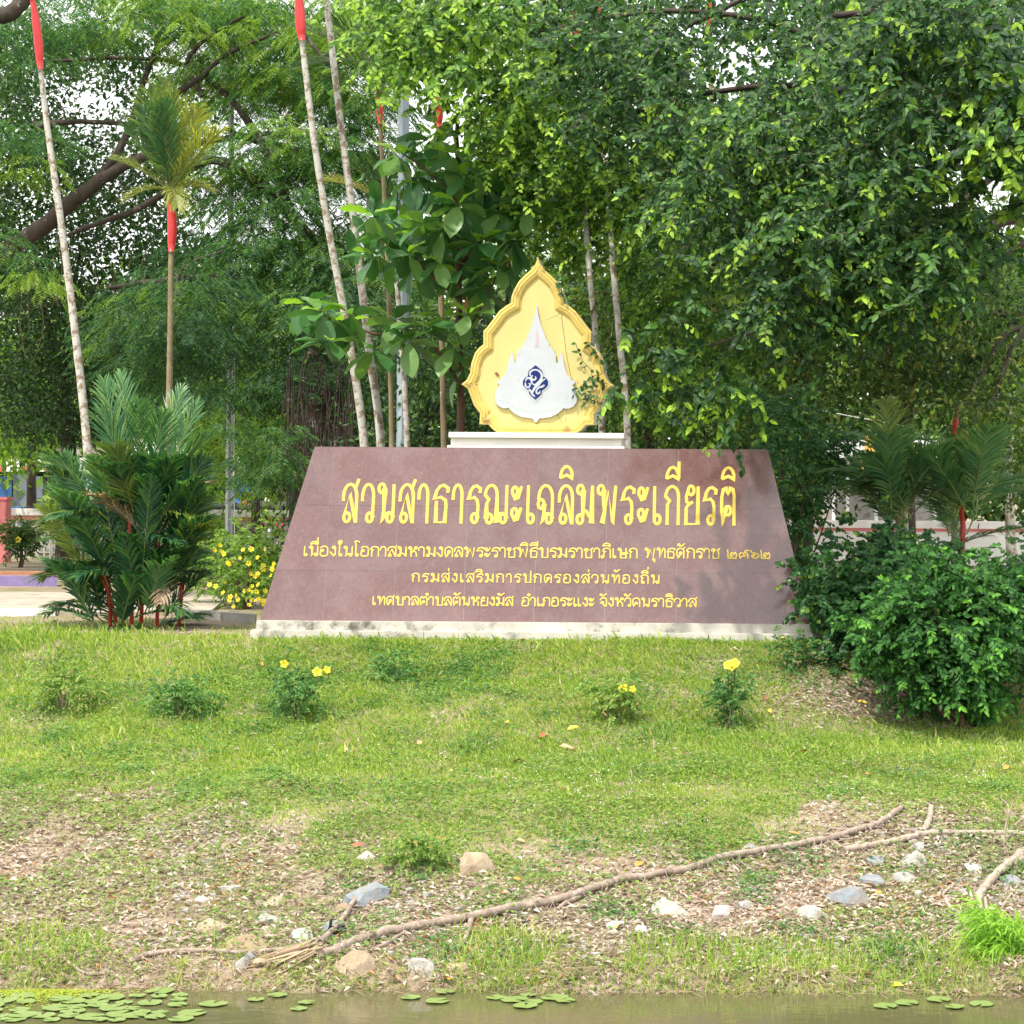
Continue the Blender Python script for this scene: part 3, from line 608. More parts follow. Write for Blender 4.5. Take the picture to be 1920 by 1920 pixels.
#@@PLANTS
# ------------------------------------------------------------------ plant builders
def proj(p):
    q = (np.asarray(p) - np.array(CAM)) @ R3; return 1440 + q[..., 0] / -q[..., 2] * F, 960 - q[..., 1] / -q[..., 2] * F
def strips(pos, d, up, Ls, Ws, droop=.3, bend=0):
    """long narrow leaflets, folded and hanging towards the tip"""
    pos = np.asarray(pos, float); n = len(pos); d = norm(d); s_ = norm(np.cross(d, up)); nn = np.cross(s_, d)
    Ls = np.broadcast_to(Ls, (n,))[:, None]; Ws = np.broadcast_to(Ws, (n,))[:, None] * .5; g = np.array([0, 0, -1.])
    dr = np.broadcast_to(droop, (n,))[:, None] if np.ndim(droop) else droop
    m1 = pos + d * Ls * .35 + g * Ls * dr * .1; m2 = pos + d * Ls * .7 + g * Ls * dr * .42; tp = pos + d * Ls * .97 + g * Ls * dr
    rows = [pos - s_ * Ws * .35, pos + s_ * Ws * .35, m1 - s_ * Ws, m1 + nn * Ws * .5, m1 + s_ * Ws, m2 - s_ * Ws * .75, m2 + s_ * Ws * .75, tp]
    V = np.stack(rows, 1).reshape(-1, 3); f = np.array([[0, 3, 2], [0, 1, 3], [1, 4, 3], [2, 3, 5], [3, 6, 5], [3, 4, 6], [5, 6, 7]])
    return V, (np.arange(n)[:, None, None] * 8 + f[None]).reshape(-1, 3), None
def frond(parent, base, d0, length, droop, npair, ll, lw, mat, rmat, vee=.5, ldroop=.3, name='frond', rr=.009, young=0, bare=.12, mb=None, acc=None, lang=48):
    """feather palm frond: arching rachis with two rows of leaflets"""
    base = np.array(base, float); d0 = norm(np.array(d0, float)); n = 12
    t = np.linspace(0, 1, n)[:, None]; g = np.array([0, 0, -1.])
    path = base + d0 * length * t + g * length * droop * t ** 2.2
    tan = norm(np.gradient(path, axis=0)); hz = np.array([d0[0], d0[1], 0.]); k_ = min(1, max(0, (np.linalg.norm(hz) - .25) / .4)); hz = norm(hz + 1e-6)
    ref = norm(k_ * np.array([-hz[1], hz[0], 0.]) * (1 if hz[0] * 0 - hz[1] >= 0 else -1) + (1 - k_) * np.array([1., .15, 0])); side = norm(ref - tan * (tan @ ref)[:, None]); nn = np.cross(side, tan)
    nn = np.where((nn @ np.array([0, -.5, 1.]))[:, None] < 0, -nn, nn)
    u = np.linspace(bare, .985, npair); idx = u * (n - 1); i0 = np.minimum(idx.astype(int), n - 2); fr = (idx - i0)[:, None]
    L_ = lambda A: A[i0] * (1 - fr) + A[i0 + 1] * fr
    p, tn, sd, nr = L_(path), norm(L_(tan)), norm(L_(side)), norm(L_(nn))
    prof_ = np.sin(np.clip((u - bare) / (1 - bare), 0, 1) * math.pi * .78 + .45) * ll; V = []
    for s_ in (-1, 1):
        a = np.radians(rng.normal(lang, 5, npair))[:, None] * (1 - .35 * u[:, None])
        d = tn * np.cos(a) + (sd * s_ * math.cos(vee) + nr * math.sin(vee)) * np.sin(a) + rng.normal(0, .05, (npair, 3))
        V.append(strips(p, d, nr, prof_ * rng.uniform(.85, 1.1, npair), lw * rng.uniform(.8, 1.1, npair), ldroop * rng.uniform(.5, 1.5, npair)))
    V = [(v, f, np.full(len(v), young, float)) for v, f, _ in V]
    if acc is not None:
        acc.extend(V); mb.tube(path, np.linspace(rr, rr * .25, n), 5); return
    o = leafobj(name, V, mat, parent); o.location = -Vector(parent.location) if parent else (0, 0, 0)
    m2 = MB(); m2.tube(path, np.linspace(rr, rr * .25, n), 5); m2.build('rachis', rmat, o)
def pxpath(pts, Y):
    return np.array([P(x, y, Y[i] if hasattr(Y, '__len__') else Y) for i, (x, y) in enumerate(pts)])

# ---- sealing wax palms
def palm(label, pts, Y, r0, r1, shaft=None, fronds=(), young_from=None, mat='palmtrunk', group='sealing wax palms'):
    """pts: trunk in pixels from foot to top; shaft: pixels of the red crownshaft"""
    path = pxpath(pts, Y); Y = Y[-1] if hasattr(Y, '__len__') else Y; foot = path[0].copy(); foot[2] = gz(foot[0], foot[1]) - .05
    root = thing('sealing_wax_palm', label, 'palm', tuple(foot), group); path[0] = foot
    sp = sub(path, 60); rad = np.linspace(r0, r1, 60) * (1 + .05 * (np.arange(60) % 4 == 0)) * rng.uniform(.96, 1.04, 60)
    mb = MB(); mb.tube(sp, rad, 9); o = mb.build('trunk', M[mat], root); o.location = -Vector(root.location)
    if shaft is not None:
        sh = sub(pxpath(shaft, Y), 10); mb = MB(); mb.tube(sh, r1 * np.array([1.0, 1.5, 1.75, 1.8, 1.75, 1.65, 1.5, 1.3, 1.1, .8]), 10)
        o = mb.build('crownshaft', M['shaft'], root); o.location = -Vector(root.location)
        top = sh[-1]
        for az, el, ln, dr, m, yg in fronds:
            d = (math.sin(R(az)) * math.cos(R(el)), -math.cos(R(az)) * math.cos(R(el)), math.sin(R(el)))
            frond(root, top, d, ln * 1.08, dr, 44, .16 + ln * .36, .015, M[m], M['petiole'], .6, .3, rr=.01, young=yg * .55, lang=37 if el > 50 else 44)
    return root
fan = lambda mats, ln, n=8, el0=20, el1=80, y=0: [(k * 360 / n + rng.uniform(-15, 15), rng.uniform(el0, el1), ln * rng.uniform(.8, 1.1), rng.uniform(.1, .4), mats[k % len(mats)], y * rng.uniform(0, 1)) for k in range(n)]
palm('tall pale palm trunk at the left edge with a red crownshaft at the top corner', [(182, 1080), (165, 855), (138, 600), (112, 400), (90, 250), (76, 130)], 23, .048, .026,
     [(76, 130), (72, 80), (66, 30), (60, -5)], fan(['palmdark', 'palmpale'], 1.0, 8, 20, 75))
palm('short palm with a full crown of upright fronds on a slim straight stem', [(308, 1120), (316, 800), (319, 640), (321, 472)], 22, .034, .026,
     [(321, 472), (323, 425), (321, 390), (319, 358)],
     [(-35, 74, .95, .04, 'palmpale', 0), (-8, 82, 1.0, .02, 'palmpale', .1), (20, 76, .9, .04, 'palmpale', .25), (48, 60, .88, .08, 'palmpale', .6), (62, 46, .82, .12, 'palmpale', .7), (110, 52, .7, .2, 'palmmid', .2), (5, 70, .85, .05, 'palmmid', 0), (-20, 62, .85, .08, 'palmmid', 0),
      (-55, 58, .75, .15, 'palmmid', 0), (-72, 38, .6, .2, 'palmpale', .3), (150, 62, .8, .1, 'palmdark', 0), (-140, 64, .8, .1, 'palmmid', .1), (80, 22, .42, .4, 'palmpale', .6), (-60, 12, .4, .5, 'palmpale', .5), (25, 10, .36, .7, 'palmpale', .5)], mat='palmtrunk2')
palm('leaning palm trunk whose red crownshaft meets the top edge, left of the close pair', [(705, 1150), (683, 835), (655, 640), (618, 440), (590, 270), (566, 76)], 23, .047, .03,
     [(566, 76), (563, 40), (561, 0), (558, -60)], fan(['palmdark', 'palmpale'], 1.1, 7, 10, 60))
palm('tall palm trunk running out of the top edge, right one of the close pair', [(722, 1150), (714, 835), (690, 640), (664, 420), (640, 240), (612, 0), (600, -120)], 23.5, .046, .03,
     [(600, -120), (598, -160), (596, -190), (594, -230)], fan(['palmdark'], 1.1, 7, 0, 50))
palm('slim palm with a red crownshaft beside the upper end of the grey lamp post', [(742, 1150), (735, 830), (728, 520), (713, 232)], 24, .032, .022,
     [(713, 232), (711, 195), (710, 155), (709, 120)], [(-80, 30, .95, .15, 'palmdark', .1), (-100, 12, .9, .25, 'palmdark', .1), (-60, 48, .8, .3, 'palmdark', .1), (80, 40, .7, .3, 'palmdark', 0), (20, 60, .7, .2, 'palmdark', .2), (150, 50, .7, .2, 'palmdark', .1), (-150, 50, .7, .2, 'palmdark', .1)], mat='palmtrunk2')
palm('banded young palm stem with red shaft rising through the large leaved tree', [(838, 1120), (830, 700), (824, 400), (822, 235)], 23.4, .034, .026,
     [(822, 238), (823, 210), (824, 180), (824, 150)], fan(['palmdark'], .8, 6, 20, 70), mat='palmtrunk2')
palm('slim palm with one yellowing frond reaching left in front of the close pair', [(768, 1150), (764, 835), (750, 600), (738, 470)], 24.4, .04, .024,
     [(738, 470), (737, 440), (736, 415), (735, 392)], [(-78, 35, .8, .25, 'palmpale', 1), (-70, 52, .75, .2, 'palmdark', .2), (-20, 65, .7, .2, 'palmdark', .1), (70, 45, .7, .3, 'palmdark', 0), (160, 40, .7, .3, 'palmdark', 0)])
palm('pale palm stem just right of the plaque tip, left of two', [(1135, 1130), (1128, 800), (1118, 640), (1104, 495), (1090, 300), (1080, 120)], [20.9, 20.9, 20.9, 20.9, 22.5, 24.5], .03, .024, [(1080, 120), (1079, 80), (1078, 50), (1077, 20)], fan(['palmdark'], .9, 6, 10, 60))
palm('grey palm stem just right of the plaque tip, right of two', [(1190, 1130), (1176, 800), (1160, 620), (1146, 450), (1135, 280), (1125, 100)], [20.8, 20.8, 20.8, 20.9, 22.5, 24.5], .032, .026, [(1125, 100), (1124, 60), (1123, 30), (1122, 0)], fan(['palmdark', 'palmpale'], .9, 7, 0, 60))
palm('pale crooked palm stem left of the orange valance behind the right shrubs', [(1700, 1120), (1693, 920), (1672, 780), (1662, 640), (1655, 560)], 25, .045, .034, [(1655, 560), (1654, 520), (1653, 490), (1652, 460)], fan(['palmdark'], .9, 6, 10, 60))
palm('thin palm with a bright red shaft low down at the far right', [(1788, 1120), (1788, 1000), (1788, 925), (1788, 868)], 24, .028, .022, [(1788, 868), (1789, 835), (1791, 800), (1794, 765)], fan(['palmdark'], .8, 7, 10, 70), mat='palmtrunk2')
palm('thin palm with red shaft high against the sky holes near the top edge', [(1345, 1100), (1340, 700), (1334, 300), (1332, 66)], 26, .036, .024, [(1332, 66), (1331, 40), (1331, 15), (1330, -10)], fan(['palmdark'], .9, 7, 10, 70), mat='palmtrunk2')

# ---- the clump of young wax palms left of the monument
cx, cy = P(235, 1190, 20.4)[0], 20.4
clump = thing('palm_clump', 'dense clump of dark green wax palms with red stems left of the monument', 'palm clump', (cx, cy, gz(cx, cy)))
CL = Vector(clump.location)
sc20 = 20.4 / F
def cf(px, py, tx, ty, yo=0, droop=.25, mat='palmdark', young=0, ll=.42, lw=.03, n=30, vee=.35, ld=.25, lang=40):
    """a frond from one pixel to another; yo = how far its tip comes forward"""
    a = P(px, py, cy + rng.uniform(-.25, .25)); b_ = P(tx, ty, cy - yo); ln = np.linalg.norm(b_ - a)
    b2 = b_ + np.array([0, 0, ln * droop]); d = b2 - a; L_ = np.linalg.norm(d)
    o0 = len(COL.objects)
    frond(clump, a, d, L_, droop * ln / L_, int(n * 1.35), ll * 1.1, lw * .72, M[mat], M['petiole'] if mat != 'dryfrond' else M['wood'], vee, ld, rr=.007, young=young, lang=lang)
# tall upright fronds
for a in ((236, 905, 195, 712, .1, -26), (246, 915, 228, 700, -.2, -6), (256, 915, 262, 752, .1, 4), (296, 925, 372, 756, .1, 26), (286, 925, 340, 728, -.2, 16), (280, 915, 306, 775, .2, 6), (240, 915, 190, 770, .3, -30), (300, 930, 380, 815, .3, 34)):
    cf(*a[:5], .04, 'palmmid', ll=.34, lw=.021, n=24, vee=.3, ld=.15, lang=31)
cf(262, 960, 300, 868, .3, .2, young=.9, ll=.3); cf(250, 960, 215, 840, .4, .15, young=.25)
for k in range(110):
    u = rng.uniform(-1, 1); bx = 235 + 90 * u; by = rng.uniform(930, 1192); w_ = (1 - abs(u) * .3)
    ang = u * 75 + rng.normal(0, 22); ln = rng.uniform(120, 215) * (1 if by < 1100 else .85)
    tx = bx + math.sin(R(ang * .62)) * ln; ty = by - math.cos(R(ang * .62)) * ln * .95 + 5
    if k % 4 == 0: ty = by + rng.uniform(-40, 20); tx = bx + np.sign(u) * rng.uniform(90, 150)
    tx = np.clip(235 + (tx - 235) * .88, 85, 385); ty = max(ty, 860)
    cf(bx, by, tx, ty, rng.uniform(-.5, .7), rng.uniform(.1, .4), 'palmmid' if k % 3 == 0 else 'palmdark', young=rng.uniform(.2, .5) if k % 11 == 0 else 0, ll=rng.uniform(.24, .36), n=24)
cf(260, 1000, 172, 928, .5, .3, 'dryfrond', ll=.3, n=18); cf(300, 980, 385, 905, .3, .3, 'dryfrond', ll=.3, n=18); cf(270, 1010, 190, 945, .4, .5, 'dryfrond', ll=.25, n=14); cf(320, 1080, 300, 1130, .5, .2, 'dryfrond', ll=.2, n=10)
for x0, y0, x1, y1, r_ in ((246, 1190, 240, 935, .016), (292, 1190, 296, 955, .014), (225, 1190, 190, 1080, .012), (262, 1190, 262, 1060, .016), (205, 1190, 200, 1080, .015), (330, 1190, 340, 1090, .013)):
    mb = MB(); mb.tube(sub([P(x0, y0 + 22, cy + .1), P((x0 + x1) / 2 + 4, (y0 + y1) / 2, cy), P(x1, y1, cy - .05)], 10), np.linspace(r_ * 1.3, r_, 10), 8)
    o = mb.build('stem', M['shaft'] if x0 in (246, 292) else M['redstem'], clump); o.location = -CL
mb = MB(); ac = []
for k in range(26):   # ferns at the foot of the clump
    bx = rng.choice([150, 235, 275, 215]) + rng.normal(0, 12); a = P(bx, 1195, cy - .45); d = rvec(1, .3, .9)[0]; d[1] = -abs(d[1])
    frond(None, a, d, rng.uniform(.2, .38), .5, 18, .06, .016, None, None, .1, .1, rr=.003, mb=mb, acc=ac)
o = leafobj('fern', ac, M['climber'], None); o['kind'] = 'stuff'; mb.build('fern_stems', M['twig'], o)

# ---- crowns
def skeleton(root, limbs, mat, name='limb', first='trunk'):
    for k, (pts, Y, r0, r1) in enumerate(limbs):
        sp = sub(pxpath(pts, Y), max(8, len(pts) * 5)); mb = MB(); sp[1:-1] += rng.normal(0, r0 * .07, (len(sp) - 2, 3))
        mb.tube(sp, np.linspace(r0, r1, len(sp)), 9, wob=.08); o = mb.build(first if k == 0 else name, mat, root); o.location = -Vector(root.location)
def sprays(cen, per, L_, W_, ln, out=None, droop=.5, young=.2, twigs=None, fine=True, spread=.3):
    """leafy twigs radiating from cluster centres, hanging a little"""
    n = len(cen) * per; c = np.repeat(cen, per, 0); d = rvec(n, -.75, .45); d[:, 1] -= .25; d = norm(d)
    if out is not None: d = norm(d + out)
    c = c + rng.normal(0, spread, (n, 3)) * np.array([1, 1, .8]); ll = rng.uniform(.5, 1.1, n) * ln; K = 13
    u = (np.arange(K) + .5) / K; pos = c[:, None] + d[:, None] * (ll[:, None] * u)[..., None] + np.array([0, 0, -1.]) * (ll[:, None] * droop * u ** 2)[..., None]
    tn = norm(d[:, None] + np.array([0, 0, -1.]) * (2 * droop * u)[None, :, None])
    sd = norm(np.cross(tn, [0, 0, 1.])) * np.where(np.arange(K) % 2, 1, -1)[None, :, None]
    ld = norm(tn * .6 + sd * .75 + rng.normal(0, .38, (n, K, 3)) + np.array([0, -.05, -.25]))
    up = norm(np.array([-.1, -.95, .7]) + rng.normal(0, .45, (n, K, 3)))
    yg = (rng.random(n) < young)[:, None] * np.clip((u - .55) * 3, 0, 1)[None] * rng.uniform(.6, 1, (n, 1)); yg = np.where(rng.random((n, K)) < .015, .8, yg)
    size = rng.uniform(.7, 1.12, (n, K)) * (1 - .25 * u)
    if twigs is not None:
        for k in range(0, n, 2): twigs.tube(np.vstack([c[k], pos[k, ::4], pos[k, -1]]), np.linspace(.006, .002, 6), 3, cap=False)
    return leaves(pos.reshape(-1, 3), ld.reshape(-1, 3), up.reshape(-1, 3), (size * L_).ravel(), (size * W_).ravel(), fine, yg.ravel(), .2, .15)
def balls(cen, per, rad, L_, W_, flat_=.7, hang=.25, up_=.5):
    n = len(cen) * per; c = np.repeat(cen, per, 0); r = rng.normal(0, 1, (n, 3)) * rad * np.array([1, 1, flat_])
    d = norm(norm(r) * .6 + rng.normal(0, .6, (n, 3)) + np.array([0, 0, -hang])); up = norm(rng.normal(0, .5, (n, 3)) + np.array([0, -.4, up_ + .5]))
    s_ = rng.uniform(.6, 1.15, n); return leaves(c + r, d, up, L_ * s_, W_ * s_, False, None, .2, .1)
def feather(cen, per, rad, L_, lean=None):
    """flat layered pads of twice-feathered fronds"""
    n = len(cen) * per; c = np.repeat(cen, per, 0); a = rng.uniform(0, 2 * math.pi, n); rr_ = np.sqrt(rng.random(n)) * rad
    off = np.stack([np.cos(a) * rr_, np.sin(a) * rr_, -.35 * rr_ ** 2 / rad + rng.normal(0, .07, n)], -1)
    p = c + off; d = norm(np.stack([np.cos(a), np.sin(a), -.25 - .5 * (rr_ / rad)], -1) + rng.normal(0, .35, (n, 3)))
    K = 9; u = (np.arange(K) + 1) / K; ll = L_ * rng.uniform(.7, 1.1, n)
    q = p[:, None] + d[:, None] * (ll[:, None] * u)[..., None] + np.array([0, 0, -.3]) * (ll[:, None] * u ** 2)[..., None]
    sd = norm(np.cross(d, [0, 0, 1.]))[:, None]; out_ = []
    for s_ in (-1, 1):
        dd = norm(d[:, None] * .55 + sd * s_ + rng.normal(0, .1, (n, K, 3)) + np.array([0, 0, -.15]))
        ln = (ll[:, None] * .42 * np.sin(u * 2.6 + .35)[None]) * np.ones((n, K))
        out_.append(leaves(q.reshape(-1, 3), dd.reshape(-1, 3), norm(np.array([0, -.2, 1.]) + rng.normal(0, .15, (n * K, 3))), ln.ravel(), L_ * .07, False, None, .1, .15))
    cu, cv = proj(cen); yg = (rng.random(len(cen)) < .12 + .4 * (cv < 200) * (cu > 250)).astype(float) * .55
    return [(v, f, np.repeat(yg, per * K * 4)) for v, f, _ in out_]
def cpts(n, poly, y0, y1, holes=(), keep=.05):
    q = sampoly(n, poly, holes, keep); return PN(q[:, 0], q[:, 1], rng.uniform(y0, y1, n))

# the fig tree overhanging from the right
fig = thing('fig_tree', 'large glossy leaved fig tree overhanging the monument from the right', 'tree', (P(2150, 1100, 21)[0], 21, 0))
FL = Vector(fig.location)
skeleton(fig, [([(2150, 1250), (2130, 700), (2060, 480)], 21, .3, .22), ([(2060, 480), (1920, 410), (1780, 470), (1640, 560), (1560, 600), (1460, 610), (1330, 650)], [21, 20.5, 20, 19.5, 19.5, 19.5, 20], .05, .012),
               ([(2060, 480), (1900, 300), (1700, 200), (1480, 160), (1250, 190), (1100, 250)], [21, 21, 21, 21, 21.5, 21.5], .06, .012), ([(1930, 450), (1800, 540), (1680, 600)], [21, 20.5, 20.2], .03, .01),
               ([(1700, 200), (1500, 60), (1250, 20), (1000, 60), (800, 80)], [21, 20.5, 20.5, 20.5, 20.5], .035, .01), ([(1480, 160), (1300, 300), (1150, 420), (1060, 500)], [21, 21.5, 22, 22], .03, .01),
               ([(1900, 300), (1750, 420), (1600, 480), (1480, 600)], [20, 19, 18.6, 18.4], .035, .008), ([(1280, 10), (1340, 25), (1420, -30)], [22, 22, 22], .03, .02), ([(1285, 50), (1350, 20), (1500, -60)], [20, 20, 20], .028, .02), ([(1560, 30), (1700, 10), (1850, -60)], [19, 19, 19], .03, .02)], M['bark'])
tw = MB(); hs = [(1362, 100, 58, 46), (1410, 150, 50, 40), (1300, 30, 60, 40), (1395, 180, 30, 26), (1870, 320, 60, 50), (1880, 390, 70, 60), (1330, 130, 40, 60), (1430, 90, 40, 30), (1660, 280, 30, 50), (1780, 330, 30, 40), (1600, 90, 20, 30), (1840, 230, 30, 40), (1000, 30, 30, 30), (1200, 50, 40, 40), (1170, 230, 60, 30), (1150, 440, 50, 50), (1110, 560, 45, 90), (1140, 620, 30, 60), (1720, 330, 50, 60), (1040, 60, 20, 30), (1560, 640, 120, 60)]
polyA = [(690, -30), (700, 60), (725, 95), (760, 140), (850, 185), (960, 190), (1050, 240), (1200, 260), (1260, 330), (1300, 420), (1430, 430), (1470, 540), (1560, 620), (1680, 600), (1780, 500), (1900, 420), (1960, 380), (1960, -40)]
polyB = [(900, 200), (950, 330), (1000, 400), (1040, 470), (1080, 540), (1130, 640), (1140, 720), (1190, 780), (1330, 770), (1430, 740), (1440, 640), (1330, 560), (1300, 430), (1200, 300), (1050, 230)]
pa = []
M['figbright'] = leafmat('fig_leaf_bright', [(0, (.03, .09, .02)), (.45, (.085, .19, .035)), (.8, (.17, .3, .045)), (1, (.2, .36, .05))], (.36, .55, .06), .35, .45, .6, .25)  # lighter copy of the fig leaf, sun on the left boughs painted in
pb_ = []
def clumpy(n, poly, y0, y1, thr=.42, sc=75, seed=5):
    """cluster centres gathered into boughs, with thin places between them"""
    q = sampoly(n * 3, poly, hs); w_ = fbm(q[:, 0], q[:, 1], sc, seed); q = q[w_ > thr][:n]; return PN(q[:, 0], q[:, 1], rng.uniform(y0, y1, len(q)))
dl = np.array([-.3, -.1, -.2])
pUL = [(690, -30), (700, 60), (725, 95), (760, 140), (850, 185), (960, 200), (1050, 250), (1060, 120), (1040, -40)]
pML = [(900, 200), (950, 330), (1000, 400), (1040, 470), (1150, 520), (1250, 480), (1260, 330), (1050, 230)]
pTop = [(1040, -40), (1060, 240), (1260, 300), (1560, 150), (1560, -40)]
pMid = [(1240, 200), (1260, 430), (1500, 470), (1560, 330), (1540, 200)]
pBig = [(1560, -40), (1540, 330), (1420, 470), (1460, 580), (1560, 620), (1680, 600), (1790, 500), (1880, 380), (1850, -40)]
pEdge = [(1840, 70), (1835, 350), (1960, 360), (1960, 70)]
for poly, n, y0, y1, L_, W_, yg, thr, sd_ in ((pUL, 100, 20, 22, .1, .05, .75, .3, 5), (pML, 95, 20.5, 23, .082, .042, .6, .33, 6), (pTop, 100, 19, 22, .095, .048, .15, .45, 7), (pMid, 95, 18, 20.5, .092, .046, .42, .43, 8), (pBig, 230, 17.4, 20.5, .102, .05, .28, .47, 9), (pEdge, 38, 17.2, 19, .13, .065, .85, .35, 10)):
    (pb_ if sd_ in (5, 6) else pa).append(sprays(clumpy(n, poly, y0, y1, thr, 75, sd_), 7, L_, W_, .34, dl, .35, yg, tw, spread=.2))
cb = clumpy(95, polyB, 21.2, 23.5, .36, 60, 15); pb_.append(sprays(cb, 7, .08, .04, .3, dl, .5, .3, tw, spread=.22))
cc = PN([1240, 1290, 1350, 1380, 1270, 1385, 1190, 1320, 1230, 1700, 1500, 1590, 1640, 1530, 1480, 1560, 1450, 1500, 1700], [650, 700, 745, 765, 760, 720, 700, 640, 590, 60, 120, 330, 420, 560, 590, 480, 520, 440, 340], 18.4)
pa.append(sprays(cc, 5, .115, .058, .3, np.array([-.2, -.2, -.3]), .5, .6, tw, spread=.14))
cd = clumpy(170, [(1050, -60), (1080, 250), (1200, 420), (1500, 560), (1960, 560), (1960, -60)], 21.5, 25, .36, 90, 20); pa.append(sprays(cd, 6, .12, .066, .4, None, .4, .03, None, False))
o = leafobj('sun_tinted_leaves', pb_, M['figbright'], fig, True); o.location = -FL; o = leafobj('leaves', pa, M['ficus'], fig, True); o.location = -FL; o = tw.build('twigs', M['twig'], fig); o.location = -FL; o['kind'] = 'stuff'

# the feathery rain tree on the left
rain = thing('rain_tree', 'spreading rain tree with dark forked limbs and feathery foliage filling the upper left', 'tree', (P(600, 1100, 30)[0], 30, .05))
RL = Vector(rain.location)
skeleton(rain, [([(610, 1150), (600, 1000), (590, 880), (605, 760), (640, 620)], 30, .42, .3), 
                ([(640, 620), (600, 480), (520, 380), (400, 300), (280, 380), (130, 440)], [30, 30, 30, 29.5, 30, 31], .1, .03), ([(560, 430), (480, 250), (380, 140), (270, 110), (80, 115)], [30, 30, 30.5, 31, 31], .06, .02),
                ([(640, 620), (720, 420), (690, 300), (600, 290), (480, 265), (420, 240)], [30, 30.5, 31, 31, 31, 31], .1, .03), ([(170, 350), (230, 270), (270, 150), (300, 60), (290, -40)], [30, 30, 30.3, 31, 31], .06, .02),
                ([(60, 235), (150, 228), (280, 235)], [31, 31, 31], .05, .025), ([(640, 620), (520, 540), (380, 520), (200, 540)], [30, 29.5, 29, 29], .1, .03),
                ([(275, 292), (300, 200), (370, 150), (430, 100), (520, 60)], [30, 30, 30, 30, 30], .06, .02), ([(380, 180), (350, 120), (390, 70), (460, 30)], [30, 30, 30, 30], .04, .02), ([(360, 480), (330, 560), (345, 500), (420, 470)], [28.5, 28.5, 28.5, 28.5], .022, .014),
                ([(490, 265), (560, 245), (640, 260)], [29, 29, 29], .035, .02), ([(560, 50), (620, 120), (660, 90), (700, 60)], [29, 29, 29, 29], .03, .015)], M['bark'])
hL = [(330, 120, 62, 30), (230, 480, 40, 30), (225, 520, 30, 30), (60, 380, 30, 25)]
hL += [(180, 195, 55, 42), (185, 240, 35, 25), (170, 310, 30, 30), (25, 90, 30, 22), (250, 90, 30, 20), (420, 170, 30, 20), (120, 170, 30, 20)]
rain2 = thing('rain_tree', 'rain tree leaning in from beyond the left edge on one thick dark limb', 'tree', (P(-340, 1100, 32)[0], 32, .05))
skeleton(rain2, [([(-340, 1150), (-330, 900), (-260, 640)], 32, .3, .22), ([(-260, 640), (-80, 520), (60, 440), (170, 350), (275, 292), (400, 262), (560, 246)], [32, 31, 30.5, 30, 30, 30, 30], .16, .025), ([(-260, 640), (-200, 300), (-60, 60), (30, 20), (60, -60)], [32, 30, 29, 29, 29], .15, .09)], M['bark'])
o = leafobj('leaves', feather(cpts(70, [(-520, 500), (-520, -60), (-10, -60), (-30, 200), (-60, 420)], 29, 33), 26, .7, .3), M['feather'], rain2, True); o.location = -Vector(rain2.location)
fe = []
fe += feather(cpts(170, [(250, -40), (350, 100), (430, 200), (560, 180), (720, 260), (740, -40)], 29.2, 34, hL), 30, .62, .27)
fe += feather(cpts(100, [(430, 250), (380, 330), (440, 520), (560, 500), (720, 520), (760, 260), (560, 200)], 28.5, 33, hL), 30, .6, .27)
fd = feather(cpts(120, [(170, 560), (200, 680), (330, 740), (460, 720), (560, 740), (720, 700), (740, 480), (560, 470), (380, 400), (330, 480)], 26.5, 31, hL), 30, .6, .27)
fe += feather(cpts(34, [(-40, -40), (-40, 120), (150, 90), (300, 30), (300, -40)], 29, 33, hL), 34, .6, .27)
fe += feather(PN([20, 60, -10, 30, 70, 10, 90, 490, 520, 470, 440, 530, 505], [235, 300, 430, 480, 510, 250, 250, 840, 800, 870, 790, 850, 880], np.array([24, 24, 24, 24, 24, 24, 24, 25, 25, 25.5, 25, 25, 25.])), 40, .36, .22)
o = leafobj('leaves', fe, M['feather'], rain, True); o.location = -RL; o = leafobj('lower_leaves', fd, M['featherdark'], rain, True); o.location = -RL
vin = MB()
for k in range(30):
    x = rng.uniform(20, 330) if k % 2 else rng.uniform(560, 660); y = rng.uniform(430, 560) if k % 2 else rng.uniform(640, 760); a = P(x, y, 29.5); ln = rng.uniform(.3, 1.3)
    vin.tube(sub([a, a + np.array([rng.uniform(-.1, .1), 0, -ln * .5]), a + np.array([rng.uniform(-.15, .15), 0, -ln])], 6), .006, 3, cap=False)
o = vin.build('hanging_roots', M['twig'], rain); o.location = -RL; o['kind'] = 'stuff'

def leaftree(label, foot, Y, h_px, poly, y0, y1, n, per, rad, L_, W_, mat, holes=(), keep=.05, name='broadleaf_tree', cat='tree', group=None, flat_=.7, limbs=5, r=.16, hang=.25, bark='bark'):
    f = P(foot, 1000, Y); root = thing(name, label, cat, (f[0], Y, float(gz(f[0], Y))), group); c = cpts(n, poly, y0, y1, holes, keep)
    fz = P(foot, h_px, Y); mb = MB(); tp = np.array([fz[0], Y, fz[2]]); mb.tube(sub([(f[0], Y, gz(f[0], Y) - .1), (f[0] + rng.uniform(-.1, .1), Y, tp[2] * .5), tp], 12), np.linspace(r, r * .6, 12), 9, wob=.06)
    o = mb.build('trunk', M[bark], root); o.location = -Vector(root.location)
    for k in range(limbs):
        e = c[rng.integers(len(c))]; mb = MB(); mid = tp * .5 + e * .5 + np.array([0, 0, .25]); mb.tube(sub([tp - np.array([0, 0, .2]), mid, e], 10), np.linspace(r * .45, r * .08, 10), 6, wob=.06); o = mb.build('limb', M[bark], root); o.location = -Vector(root.location)
    o = leafobj('leaves', [balls(c, per, rad, L_, W_, flat_, hang)], M[mat], root, True); o.location = -Vector(root.location); return root
